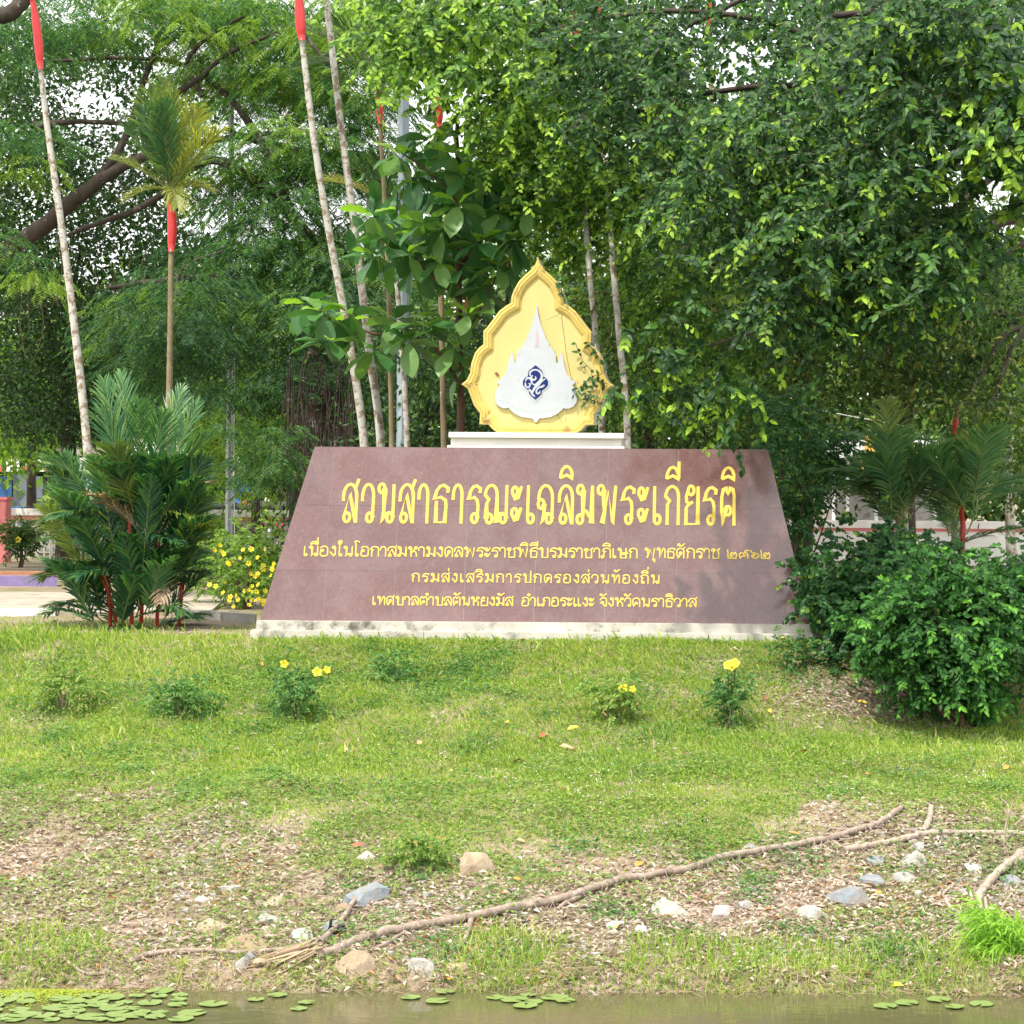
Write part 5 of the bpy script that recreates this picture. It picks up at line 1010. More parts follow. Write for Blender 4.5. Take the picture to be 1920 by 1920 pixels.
# tiny white flowers
p, u, v = field(26000, y1=17.5); dens = np.exp(-((v - 1490) / 75) ** 2) * sst(.42, .62, fbm(p[:, 0], p[:, 1], .6, 91)) * sst(250, 600, u) * .35; ok = rng.random(len(p)) < dens; p = p[ok]; n = len(p); p[:, 2] += rng.uniform(.03, .06, n)
tag(leafobj('tiny_flowers', [leaves(p, rvec(n, -.2, .2), np.tile([0, -.5, 1.], (n, 1)), .009, .009)], M['tinyflower'], None), 'tiny pale flowers dotted over the lower lawn', kind='stuff')

# ------------------------------------------------------------------ stones, branches, fallen leaves
def rockmat(name, a, b_, vein):
    m, t, bs, o = newmat(name); n_ = noise(t, 7, 8, .65); r = ramp(t, [(.3, a), (.6, b_), (.75, vein)]); t.links.new(n_.outputs[0], r.inputs[0]); n2_ = noise(t, 11, 6, .7); r2_ = ramp(t, [(.44, (0, 0, 0)), (.62, (.8, .8, .8))]); t.links.new(n2_.outputs[0], r2_.inputs[0]); t.links.new(mixc(t, r2_.outputs[0], r.outputs[0], (.24, .18, .13)), bs.inputs['Base Color']); bs.inputs['Roughness'].default_value = .9; bump(t, bs, n_.outputs[0], .8, .03); return m
RM_ = {'white': rockmat('white_stone', (.3, .29, .27), (.48, .47, .45), (.62, .61, .6)), 'blue': rockmat('blue_grey_stone', (.14, .17, .2), (.27, .31, .35), (.42, .45, .48)), 'tan': rockmat('tan_stone', (.3, .22, .14), (.46, .37, .26), (.55, .47, .35)), 'grey': rockmat('grey_stone', (.28, .29, .27), (.43, .44, .42), (.58, .58, .55)), 'brown': rockmat('brown_stone', (.2, .13, .08), (.36, .27, .18), (.45, .37, .27))}
rocks = [(900, 1618, 84, 40, 'tan', 'broad flat tan stone slab set in the weeds'), (692, 1678, 76, 44, 'blue', 'flat blue-grey slab left of centre on the bank'), (686, 1604, 34, 22, 'white', 'small white stone above the blue-grey slab'), (574, 1752, 44, 34, 'white', 'rounded white stone above the dry palm frond'),
    (620, 1736, 42, 38, 'blue', 'blue-white stone beside the black plastic scrap'), (410, 1738, 58, 30, 'tan', 'cream stone at the left end of the stone row'), (512, 1722, 48, 26, 'grey', 'grey stone between the cream and the white one'), (475, 1772, 88, 28, 'brown', 'long brown stone lying above the root'),
    (455, 1812, 26, 26, 'white', 'small cream stone by the frond base'), (466, 1796, 20, 20, 'blue', 'small dark blue stone behind the small cream one'), (496, 1802, 34, 20, 'tan', 'small tan stone under the root'), (436, 1664, 38, 16, 'grey', 'pale stone high on the left, half in weeds'), (384, 1686, 26, 14, 'white', 'little pale stone at the far left of the stones'),
    (664, 1806, 52, 40, 'tan', 'square tan stone under the long branch'), (785, 1812, 44, 26, 'white', 'wedge shaped pale stone under the long branch'), (510, 1690, 44, 16, 'tan', 'sandy stone among the weeds left of the blue slab'), (640, 1700, 30, 18, 'brown', 'reddish stone left of the blue slab'), (860, 1808, 40, 24, 'tan', 'yellowish stone near the water in the middle'),
    (1262, 1704, 58, 42, 'grey', 'mossy pale stone below the middle of the long branch'), (1355, 1712, 40, 26, 'white', 'white stone left of the pointed one'), (1396, 1694, 30, 28, 'white', 'pointed white stone on the litter'), (1528, 1712, 62, 28, 'white', 'long white stone on the litter slope'),
    (1594, 1680, 62, 36, 'blue', 'layered blue-grey stone on the litter slope'), (1638, 1646, 52, 26, 'blue', 'flat blue stone above the layered one'), (1643, 1612, 26, 22, 'blue', 'small cube-like blue stone under the branch'), (1711, 1612, 38, 34, 'white', 'white quartz-like stone below the branch fork'), (1724, 1588, 28, 20, 'grey', 'grey stone tucked under the branch fork'),
    (1830, 1628, 40, 16, 'grey', 'flat grey stone right of the weeds'), (1898, 1650, 44, 26, 'blue', 'blue stone under the thick branch at the right edge'), (1700, 1648, 42, 22, 'grey', 'grey stone behind green weeds'), (1150, 1734, 34, 14, 'white', 'small pale stone near the yellow leaf'), (1212, 1741, 30, 12, 'white', 'flat pale stone right of the yellow leaf'),
    (1400, 1590, 26, 12, 'grey', 'little stone above the long branch'), (1626, 1690, 14, 10, 'grey', 'pebble right of the layered blue stone'), (1722, 1676, 14, 14, 'white', 'white pebble in the weeds'), (270, 1862, 22, 8, 'blue', 'dark pebble at the waterline among lily pads')]
MUD = (.24, .18, .13)
for px_, py_, w_, h_, c, lab in rocks:
    g = onground(px_, py_ + h_ * .3); s_ = g[1] / F; bm = bmesh.new(); bmesh.ops.create_icosphere(bm, subdivisions=2, radius=1)
    k1 = [Vector(x) for x in rvec(9)]; kd = rng.uniform(.38, .75, 9)
    for vv in bm.verts:
        for nn, dd in zip(k1, kd):      # cut facets
            e_ = vv.co.dot(nn) - dd
            if e_ > 0: vv.co -= nn * e_
        vv.co *= rng.uniform(.97, 1.03)
    me = bpy.data.meshes.new('stone'); 
    for vv in bm.verts: vv.co = Vector((vv.co.x * w_ * .8 * s_, vv.co.y * w_ * .62 * s_, vv.co.z * h_ * .95 * s_))
    bm.to_mesh(me); bm.free(); o = link('stone', me, RM_[c]); o.location = g + np.array([0, 0, -h_ * .1 * s_]); o.rotation_euler = (rng.uniform(.1, .35), rng.uniform(-.15, .15), rng.uniform(-.3, .3)); tag(o, lab, 'stone', 'stones on the bank')
p, u, v = field(9000, y0=12.1, y1=15.5); b_ = bare(u, v, p); ok = (rng.random(len(p)) < b_ ** 2 * sst(.45, .7, fbm(p[:, 0], p[:, 1], .5, 111))) & (u > 250) & (v < 1835); p = p[ok][:900]; mb = MB()
for c in p:
    r_ = rng.uniform(.008, .026); V_ = rvec(8) * r_ * np.array([1.3, 1, .7]); V_ = np.vstack([V_[np.argsort(V_[:, 2])]]); o8 = [(-1, -1, -1), (1, -1, -1), (1, 1, -1), (-1, 1, -1), (-1, -1, 1), (1, -1, 1), (1, 1, 1), (-1, 1, 1)]
    V_ = np.array(o8) * r_ * rng.uniform(.5, 1, (8, 3)) * np.array([1.1, .9, .6]); a_ = rng.uniform(0, 6); V_ = V_ @ np.array([[math.cos(a_), math.sin(a_), 0], [-math.sin(a_), math.cos(a_), 0], [0, 0, 1]]); mb.raw(c + V_ + np.array([0, 0, r_ * .2]), [(3, 2, 1, 0), (4, 5, 6, 7), (0, 1, 5, 4), (1, 2, 6, 5), (2, 3, 7, 6), (3, 0, 4, 7)])
tag(mb.build('rubble', RM_['grey'], None, False), 'small grey rubble scattered in the litter of the bank', kind='stuff')
def branch(name, label, cat, limbs, mat, lift=.6, group='fallen branches and roots', rootlets=0):
    a = onground(*limbs[0][0][0]); root = thing(name, label, cat, tuple(a), group)
    for k, (pts, r0, r1) in enumerate(limbs):
        q = sub(np.array([onground(x, y) + np.array([0, 0, r0 * lift]) for x, y in pts]), len(pts) * 6); q += rng.normal(0, r0 * .1, q.shape); mb = MB(); mb.tube(q, np.linspace(r0, r1, len(q)) * rng.uniform(.88, 1.12, len(q)), 10, wob=.12); o = mb.build('bough' if k == 0 else 'fork', M[mat], root); o.location = -Vector(root.location)
        if k == 0 and rootlets:
            mb = MB()
            for j in range(rootlets):
                p_ = q[rng.integers(2, len(q) - 2)]; e_ = p_ + np.array([rng.uniform(-.06, .06), -rng.uniform(.03, .1), -rng.uniform(.03, .07)]); e_[2] = max(e_[2], float(gz(e_[0], e_[1])) + .004)
                mb.tube(sub([p_ + np.array([0, -r0 * .5, r0 * .7]), p_ + np.array([0, -r0 * 1.4, -r0 * .2]), e_], 6), .0018, 4, cap=False)
            o = mb.build('rootlets', M['root'], root); o.location = -Vector(root.location); o['kind'] = 'stuff'
branch('fallen_branch', 'long pale branch running diagonally up the bank to the right', 'branch', [([(600, 1800), (640, 1788), (680, 1768), (760, 1752), (880, 1728), (1000, 1704), (1050, 1696), (1160, 1660), (1280, 1640), (1350, 1616), (1440, 1603), (1540, 1585), (1600, 1568), (1650, 1550), (1690, 1522)], .027, .02), ([(1100, 1680), (1060, 1700), (1045, 1712)], .016, .01), ([(885, 1730), (870, 1770), (845, 1798)], .018, .006), ([(1365, 1620), (1385, 1650)], .01, .005), ([(760, 1755), (700, 1785), (650, 1800)], .012, .006), ([(1480, 1596), (1440, 1580), (1380, 1575)], .008, .004), ([(1560, 1582), (1575, 1592), (1590, 1602)], .012, .008), ([(950, 1715), (930, 1760), (900, 1790)], .009, .003), ([(1230, 1650), (1260, 1690)], .008, .003)], 'wood', 1.0, rootlets=70)
branch('fallen_branch', 'forked smooth branch lying level near the right edge', 'branch', [([(1580, 1600), (1640, 1592), (1700, 1580), (1740, 1568), (1820, 1570), (1960, 1572)], .022, .018), ([(1730, 1568), (1742, 1545), (1746, 1522)], .022, .018)], 'root', 1.0, rootlets=12)
branch('fallen_branch', 'thick smooth branch slanting down at the right edge', 'branch', [([(1960, 1590), (1905, 1620), (1870, 1650), (1838, 1686), (1836, 1720)], .034, .02), ([(1845, 1690), (1852, 1715), (1858, 1740)], .014, .008), ([(1900, 1630), (1925, 1610), (1960, 1600)], .02, .02)], 'root', 1.0)
branch('fallen_branch', 'bent pale stick with an elbow left of the reeds', 'branch', [([(1712, 1712), (1745, 1702), (1772, 1690), (1768, 1682), (1788, 1662)], .008, .009), ([(1772, 1688), (1780, 1706), (1802, 1722)], .015, .01)], 'root', .9)
branch('fallen_branch', 'thin brown stick lying under the long white stone', 'branch', [([(1548, 1768), (1590, 1750), (1650, 1732)], .011, .008), ([(1495, 1760), (1560, 1745), (1640, 1738)], .006, .004)], 'wood')
branch('fallen_branch', 'short pale stick pointing down to the water, right of centre', 'branch', [([(1446, 1826), (1470, 1800), (1512, 1760)], .013, .01)], 'root')
branch('fallen_branch', 'crooked root by the water at the right', 'branch', [([(1698, 1822), (1708, 1800), (1735, 1782), (1760, 1765), (1800, 1740)], .014, .01)], 'root')
branch('fallen_branch', 'short stick below the mossy stone', 'branch', [([(1176, 1736), (1195, 1722), (1212, 1708)], .01, .007)], 'wood')
branch('fallen_branch', 'long dark root along the waterline on the left', 'branch', [([(238, 1816), (262, 1802), (300, 1796), (380, 1790), (470, 1792), (560, 1785)], .017, .012), ([(130, 1806), (160, 1792), (190, 1788)], .01, .008)], 'wood', 1.1)
branch('fallen_branch', 'straight grey stick at the far left of the waterline', 'branch', [([(-20, 1796), (30, 1790), (122, 1786)], .014, .012)], 'root', 1.0)
branch('fallen_branch', 'curved root end left of the pond grass tuft', 'branch', [([(120, 1800), (160, 1835), (205, 1830)], .012, .008), ([(180, 1770), (205, 1800), (210, 1830)], .006, .004)], 'root')
branch('fallen_branch', 'tangle of thin pale roots below the thick branch at the right edge', 'branch', [([(1960, 1640), (1910, 1665), (1880, 1705), (1868, 1730)], .012, .006), ([(1930, 1600), (1895, 1650), (1905, 1700)], .008, .004), ([(1960, 1700), (1900, 1690), (1850, 1712)], .007, .004), ([(1870, 1760), (1820, 1770), (1770, 1800)], .01, .006), ([(1700, 1560), (1800, 1545), (1900, 1540)], .006, .003), ([(1780, 1575), (1800, 1610), (1830, 1625)], .005, .003)], 'root')
branch('fallen_branch', 'thin brown roots above the long branch near its upper end', 'branch', [([(1520, 1548), (1590, 1560), (1650, 1545), (1700, 1530)], .01, .007), ([(1530, 1575), (1560, 1556), (1580, 1550)], .008, .005)], 'wood')
branch('bare_twig', 'upright leafless white twig at the right edge', 'twig', [([(1890, 1590), (1888, 1560), (1892, 1520)], .009, .006)], 'root')
root = COL.objects['bare_twig']; mb = MB(); g0 = onground(1888, 1600)
for pts in ([(1886, 1620), (1884, 1560), (1897, 1510), (1912, 1485)], [(1890, 1510), (1880, 1500), (1874, 1494)], [(1884, 1580), (1900, 1640), (1925, 1700)], [(1905, 1545), (1935, 1520)]): mb.tube(sub(pxpath(pts, g0[1] - .05), 10), np.linspace(.009, .003, 10), 6)
o = mb.build('fork', M['root'], root); o.location = -Vector(root.location)
# dry palm frond lying by the water
g0 = onground(520, 1830); dryf = thing('dry_palm_frond', 'bundle of dry brown palm leaflets lying by the water', 'palm frond', tuple(g0)); ps = []
for k in range(60):
    a = onground(590 + rng.normal(0, 12), 1792 + rng.normal(0, 6)) + np.array([0, 0, rng.uniform(.02, .07)]); b_ = onground(rng.uniform(440, 520), rng.uniform(1815, 1850)) + np.array([0, 0, .02]); ps.append(strips([a], [b_ - a], [[0, -.3, 1]], np.linalg.norm(b_ - a), .022, .03))
o = leafobj('leaflets', ps, M['dryfrond'], dryf, True); o.location = -Vector(dryf.location)
mb = MB(); mb.tube(sub([onground(600, 1785) + np.array([0, 0, .05]), onground(640, 1740) + np.array([0, 0, .04]), onground(668, 1698) + np.array([0, 0, .05])], 8), np.linspace(.018, .012, 8), 8); o = mb.build('stalk', M['wood'], dryf); o.location = -Vector(dryf.location)
g0 = onground(628, 1752); bm = bmesh.new(); bmesh.ops.create_grid(bm, x_segments=8, y_segments=5, size=.5)
for vv in bm.verts: vv.co = Vector((vv.co.x * .12, vv.co.y * .1, .03 * math.sin(vv.co.x * 9) + .03 * math.cos(vv.co.y * 7 + vv.co.x * 4) + .03))
me = bpy.data.meshes.new('plastic_scrap'); bm.to_mesh(me); bm.free(); o = link('plastic_scrap', me, plain('black_plastic', (.02, .02, .022), .35, .2)); o.location = g0; o.rotation_euler = (.9, .3, .5); tag(o, 'crumpled black plastic scrap beside the blue-white stone', 'plastic sheet')
sol = o.modifiers.new('thickness', 'SOLIDIFY'); sol.thickness = .003
# fallen coloured leaves one can pick out
lc = {'orange': plain('orange_leaf', (.62, .26, .05), .6, .2, 30), 'yellow': plain('yellow_leaf', (.72, .56, .05), .6, .15, 30), 'pink': plain('pinkish_leaf', (.6, .36, .22), .6, .15, 30), 'rust': plain('rust_leaf', (.34, .12, .06), .7, .2, 30)}
fl_ = [(981, 1209, 'orange'), (490, 1254, 'orange'), (427, 1290, 'orange'), (1002, 1333, 'yellow'), (786, 1401, 'pink'), (862, 1409, 'orange'), (1064, 1412, 'pink'), (1030, 1449, 'yellow'), (1017, 1387, 'rust'), (1205, 1398, 'rust'), (1236, 1370, 'yellow'), (1074, 1374, 'yellow'), (951, 1362, 'yellow'), (970, 1437, 'rust'), (1523, 1250, 'orange'), (1460, 1222, 'orange'), (1465, 1205, 'yellow'), (1463, 1307, 'yellow'), (1496, 1312, 'orange'), (1443, 1342, 'yellow'), (1616, 1326, 'yellow'), (1436, 1318, 'rust'), (1886, 1449, 'orange'), (1627, 1461, 'orange'), (1507, 1419, 'orange'), (1319, 1402, 'yellow'), (1490, 1571, 'orange'), (977, 1583, 'pink'), (941, 1681, 'orange'), (970, 1656, 'orange'), (1198, 1628, 'orange'), (1161, 1745, 'yellow'), (1622, 1836, 'pink'), (1681, 1857, 'yellow'), (838, 1846, 'orange'), (1633, 1667, 'orange'), (1649, 1681, 'orange'), (671, 1592, 'rust'), (1159, 1171, 'yellow'), (1078, 1187, 'orange')]
lm = {}
for c in lc:
    Vv, Ff, _ = leaves(np.zeros((1, 3)), np.array([[1., 0, .1]]), np.array([[0, 0, 1.]]), .075, .036, True, None, .35, .15); me = npmesh('fallen_leaf', Vv - np.array([.035, 0, 0]), [Ff], True); me.materials.append(lc[c]); lm[c] = me
where = lambda x, y: ('lying on the plinth ledge of the monument' if y < 1195 else 'on the grass slope right under the monument' if y < 1300 else 'on the middle of the lawn' if y < 1420 else 'on the lower lawn' if y < 1560 else 'on the leaf litter of the bank' if y < 1790 else 'at the waterline')
for px_, py_, c in fl_:
    if py_ < 1195: g = P(px_, 1179.5 + (py_ > 1180) * 9, YB - (.1 if py_ > 1180 else .03)); g[2] += .004
    else: g = onground(px_, py_) + np.array([0, 0, .035 if py_ < 1560 else .02])
    o = bpy.data.objects.new('fallen_leaf', lm[c]); COL.objects.link(o); o.location = g; o.rotation_euler = (rng.uniform(.2, .6), rng.uniform(-.3, .3), rng.uniform(0, 6)); s_ = rng.uniform(.8, 1.3) * (1.5 if (px_, py_) in ((1064, 1412), (1622, 1836)) else 1); o.scale = (s_,) * 3
    side = 'far left' if px_ < 600 else 'left of centre' if px_ < 900 else 'in the middle' if px_ < 1150 else 'right of centre' if px_ < 1450 else 'towards the right' if px_ < 1700 else 'at the far right'
    tag(o, f'{c} fallen leaf {where(px_, py_)}, {side}', 'leaf', f'{c} fallen leaves {where(px_, py_)}, {side}')
# lily pads
def pad(r): 
    V = [(0, 0, .002)]; n = 18
    for k in range(n + 1):
        a = R(14 + k * 332 / n); V.append((math.cos(a) * r * rng.uniform(.985, 1.01), math.sin(a) * r, .004 + .0015 * math.sin(k * 1.7)))
    V2 = [(x, y, z - .003) for x, y, z in V]; f = [(0, k + 1, k + 2) for k in range(n)]; m_ = len(V); f2 = [(m_, m_ + k + 2, m_ + k + 1) for k in range(n)]; me = npmesh('lily_pad', V + V2, [np.array(f + f2)], False); me.materials.append(M['pad']); return me
pads = [pad(r) for r in (.052, .064, .074, .044)]
def addpads(lst, lab, grp):
    placed = []; made = []
    for x, y in lst:
        g = onwater(x, y); k = rng.integers(4)
        if any(math.hypot(g[0] - a, g[1] - b_) < .085 for a, b_ in placed): continue
        placed.append((g[0], g[1])); o = bpy.data.objects.new('lily_pad', pads[k]); COL.objects.link(o); o.location = (g[0], g[1], WZ + .004 + .001 * (len(placed) % 4)); o.rotation_euler = (0, rng.uniform(-.02, .02), rng.uniform(0, 6)); tag(o, lab, 'lily pad', grp); made.append(o)
    if len(made) < 12:
        for k, o in enumerate(sorted(made, key=lambda q: q.location.x / q.location.y)): o['label'] = lab + ', ' + ('leftmost', 'second from left', 'third from left', 'fourth from left', 'fifth from left', 'sixth from left', 'seventh from left', 'eighth from left', 'ninth from left', 'tenth from left', 'eleventh from left')[k]
addpads([(rng.uniform(-20, 360), rng.uniform(1868, 1916)) for _ in range(120)], 'round green lily pad in the dense raft at the lower left', 'lily pads in the raft at the lower left')
addpads([(480, 1876), (520, 1868), (455, 1878), (575, 1882), (560, 1893), (535, 1864), (400, 1884), (300, 1860)], 'lily pad floating near the dry palm frond', 'lily pads by the dry frond')
addpads([(770, 1872), (820, 1879), (835, 1862), (930, 1872), (965, 1876), (990, 1868), (985, 1888), (1000, 1880), (1040, 1872), (1060, 1878)], 'small lily pad mid bottom edge', 'lily pads in the middle')
addpads([(1700, 1882), (1760, 1876), (1790, 1890), (1840, 1884), (1660, 1888)], 'lily pad at the waterline near the right corner', 'lily pads on the right')
g = np.array([onwater(rng.normal(40, 75) + 30 * math.sin(k), 1857 + abs(rng.normal(0, 9)) * rng.random() * 1.6) for k in range(2600)]) + np.array([0, 0, .004]); tag(leafobj('pond_weed', [leaves(g, rvec(len(g), -.1, .25), np.tile([0, -.2, 1.], (len(g), 1)), .022, .014)], M['algae'], None), 'yellow green floating weed at the left shore', kind='stuff')

# ------------------------------------------------------------------ street furniture and buildings beyond
M['galv'] = plain('galvanised_steel', (.42, .46, .48), .45, .12, 8, metal=.35); M['galvblue'] = plain('blue_grey_steel', (.36, .43, .5), .5, .1, 6, metal=.2)
def pole(label, pts, Y, r0, r1, mat, sides=8, door=False):
    q = pxpath(pts, Y); q[0, 2] = gz(q[0, 0], Y) - .05; root = thing('lamp_pole', label, 'lamp pole', tuple(q[0])); rl = Vector(root.location)
    mb = MB(); mb.tube(q, np.linspace(r0, r1, len(q)), sides); o = mb.build('shaft', M[mat], root, False); o.location = -rl
    mb = MB(); mb.box(tuple(q[0] + np.array([-.16, -.16, .05])), tuple(q[0] + np.array([.16, .16, .075]))); o = mb.build('base_plate', M[mat], root, False); o.location = -rl
    for k in range(4): mb = MB(); c = q[0] + np.array([(.12 if k % 2 else -.12), (.12 if k > 1 else -.12), .075]); mb.tube([c, c + np.array([0, 0, .04])], .014, 6); o = mb.build('bolt', M['galv'], root); o.location = -rl
    mb = MB(); t_ = q[-1]; mb.tube(sub([t_, t_ + np.array([.3, -.2, .35]), t_ + np.array([1.2, -.6, .5])], 8), .03, 8); o = mb.build('arm', M[mat], root); o.location = -rl
    mb = MB(); e_ = t_ + np.array([1.2, -.6, .5]); mb.box(tuple(e_ + np.array([-.05, -.12, -.06])), tuple(e_ + np.array([.5, .12, .04]))); o = mb.build('lamp_head', M[mat], root, False, .02); o.location = -rl; return root
pole('slim galvanised lamp pole left of the monument with a thin cable beside it', [(428, 1130), (430, 800), (432, 600), (434, 100), (435, -500)], 31.5, .055, .03, 'galv')
pole('blue grey tapered lamp post behind the monument left of the large leaved tree', [(752, 1150), (755, 800), (757, 400), (757, 60), (757, -400)], 24.8, .075, .05, 'galvblue')
mb = MB(); mb.tube(sub([P(440, 1060, 28.9), P(439, 820, 28.9), P(441, 600, 28.9)], 12), .006, 4); tag(mb.build('cable', M['white']), 'thin pale cable hanging beside the slim lamp pole', 'cable')
mb = MB(); mb.tube(sub([P(1180, 655, 27), P(1360, 722, 27), P(1520, 765, 27), P(1700, 800, 27)], 20), .006, 4); tag(mb.build('cable', M['white']), 'thin pale overhead wire slanting through the trees at the right', 'cable')
# breeze block wall
YW = 38; zc0 = float(P(200, 1052, YW)[2]); zc1 = float(P(200, 982, YW)[2]); x0 = P(-60, 1000, YW)[0]; x1 = P(600, 1000, YW)[0]
M['block'] = plain('breeze_block', (.56, .53, .46), .9, .15, 4, dirt=((.3, .3, .2), 2, .58)); M['coping'] = plain('white_coping', (.76, .72, .7), .7, .06)
wall = thing('block_wall', 'low wall of pierced breeze blocks with white coping beyond the garden, left', 'wall', ((x0 + x1) / 2, YW, 0)); wl = Vector(wall.location)
zB = .07; zT = zB + .66; bw = .235; nb = int((x1 - x0) / bw)
bm = bmesh.new(); V = []
def blockmesh():
    mb = MB(); h_, w_, d_ = .218, bw - .006, .09; b1 = .026
    mb.box((0, 0, 0), (w_, d_, b1)); mb.box((0, 0, h_ - b1), (w_, d_, h_)); mb.box((0, .001, b1), (b1, d_ - .001, h_ - b1)); mb.box((w_ - b1, .001, b1), (w_, d_ - .001, h_ - b1)); mb.box((b1, .002, h_ / 2 - b1 / 2), (w_ - b1, d_ - .002, h_ / 2 + b1 / 2))
    mb.box((w_ / 2 - b1 * .6, .003, b1), (w_ / 2 + b1 * .6, d_ - .003, h_ / 2 - b1 / 2)); mb.box((w_ / 2 - b1 * .6, .003, h_ / 2 + b1 / 2), (w_ / 2 + b1 * .6, d_ - .003, h_ - b1)); o = mb.build('breeze_block', M['block'], None, False); me = o.data; bpy.data.objects.remove(o); return me
bk = blockmesh()
for r in range(3):
    for k in range(nb):
        o = bpy.data.objects.new('breeze_block', bk); COL.objects.link(o); o.parent = wall; o.location = Vector((x0 + k * bw, YW, zB + r * .22)) - wl
mb = MB(); mb.box((x0, YW - .03, zT), (x1, YW + .12, zT + .07)); o = mb.build('brick_band', M['orangebrick'], wall, False); o.location = -wl
mb = MB(); mb.box((x0, YW - .05, zT + .07), (x1, YW + .14, zT + .19)); o = mb.build('coping', M['coping'], wall, False, .01); o.location = -wl
M['redpaint'] = plain('red_paint', (.62, .08, .09), .6, .1, 5); M['pinkred'] = plain('faded_red_paint', (.66, .2, .2), .6, .1, 5)
mb = MB(); a = P(-20, 1020, 36); b_ = P(12, 938, 36); mb.box((a[0], 36, 0), (b_[0], 36.25, b_[2])); mb.box((a[0] - .02, 35.98, b_[2]), (b_[0] + .02, 36.27, b_[2] + .05)); tag(mb.build('gate_post', M['pinkred'], None, False, .008), 'square faded red gate post at the left edge', 'post')
# right wall: white with a red band
x0 = P(1470, 1000, YW)[0]; x1 = P(2050, 1000, YW)[0]; wr = thing('boundary_wall', 'low white wall with a red stripe behind the right shrubs', 'wall', ((x0 + x1) / 2, YW, 0)); rl = Vector(wr.location); za = P(1620, 976, YW)[2]; zb_ = P(1620, 990, YW)[2]; zc_ = P(1620, 996, YW)[2]
for nm, z0, z1, m_, e_ in (('wall_base', 0, zc_, 'white', 0), ('stripe', zc_, zb_, 'pinkred', .01), ('coping', zb_, za, 'coping', .03)):
    mb = MB(); mb.box((x0, YW - e_, z0), (x1, YW + .15 + e_, z1)); o = mb.build(nm, M[m_], wr, False); o.location = -rl
# the shop at the left
YS = 54; shop = thing('shop', 'open shop with white fascia, red and white valance and blue panels, left edge', 'building', (P(60, 1000, YS)[0], YS, .1)); sl_ = Vector(shop.location)
M['blue'] = plain('blue_panel', (.03, .12, .32), .5, .15, 2); M['greypanel'] = plain('grey_panel', (.16, .19, .24), .5, .15, 2); M['black'] = plain('dark_frame', (.02, .02, .025), .6); M['tin'] = plain('weathered_tin', (.25, .23, .21), .7, .3, 3, dirt=((.12, .09, .07), 2, .5)); M['roofpale'] = plain('pale_roof_sheet', (.6, .6, .6), .6, .08, 3)
def sb(name, xa, xb, ya, yb, d0, d1, m_, par=shop, Y_=YS):
    a = P(xa, yb, Y_ - d0); b_ = P(xb, ya, Y_ - d0); mb = MB(); mb.box((a[0], Y_ - d0, a[2]), (b_[0], Y_ - d1, b_[2])); o = mb.build(name, M[m_], par, False); o.location = -Vector(par.location); return o
sb('floor_slab', -60, 380, 1008, 1016, 1.2, -4, 'greycon'); sb('back_wall', -60, 380, 868, 1010, -3.8, -4, 'black'); sb('fascia', -60, 98, 862, 874, 1.0, .9, 'white')
for k in range(7): sb('valance_flap', -60 + k * 24, -60 + (k + 1) * 24 - 1, 875, 884, 1.02, 1.0, 'redpaint' if k % 2 == 0 else 'white')
sb('panel', -60, 22, 893, 1008, .3, .2, 'blue'); sb('panel', 24, 52, 888, 1008, .32, .2, 'greypanel'); sb('panel', 58, 80, 893, 1008, .34, .2, 'greypanel'); sb('post', 80, 86, 874, 1010, .9, .8, 'black'); sb('post', 96, 104, 874, 1010, .5, .4, 'black'); sb('post', 107, 110, 874, 1010, .9, .85, 'white'); sb('side_wall', 86, 96, 880, 1010, -3, -3.2, 'black')
sb('fascia', 98, 372, 856, 880, 1.1, 1.0, 'roofpale'); sb('shutter', 112, 370, 880, 1008, .2, .1, 'greypanel')
for k in range(14):
    a = P(88 + k * 20, 858, YS - 1.1); b_ = P(88 + k * 20 + 19, 858, YS - 1.1); c1 = P(88 + k * 20, 818, YS + 1); mb = MB(); mb.raw([(a[0], YS - 1.1, a[2]), (b_[0], YS - 1.1, a[2]), (b_[0], YS + 1, c1[2]), (a[0], YS + 1, c1[2]), (a[0], YS - 1.1, a[2] + .06), (b_[0], YS - 1.1, a[2] + .04), (b_[0], YS + 1, c1[2] + .04), (a[0], YS + 1, c1[2] + .06)], [(3, 2, 1, 0), (4, 5, 6, 7), (0, 1, 5, 4), (1, 2, 6, 5), (2, 3, 7, 6), (3, 0, 4, 7)]); o = mb.build('roof_sheet', M['tin'] if k < 7 else M['roofpale'], shop, False); o.location = -sl_
mb = MB(); c = P(27, 975, 45); g = .11
for dx, dy in ((-.16, -.16), (.16, -.16), (-.16, .16), (.16, .16)): mb.tube([(c[0] + dx * 1.2, 45 + dy * 1.2, g), (c[0] + dx, 45 + dy, g + .75)], .02, 6)
mb.box((c[0] - .19, 44.81, g + .75), (c[0] + .19, 45.19, g + .79)); tag(mb.build('stool', M['blue'], None, False), 'small blue plastic stool in front of the shop panels', 'stool')
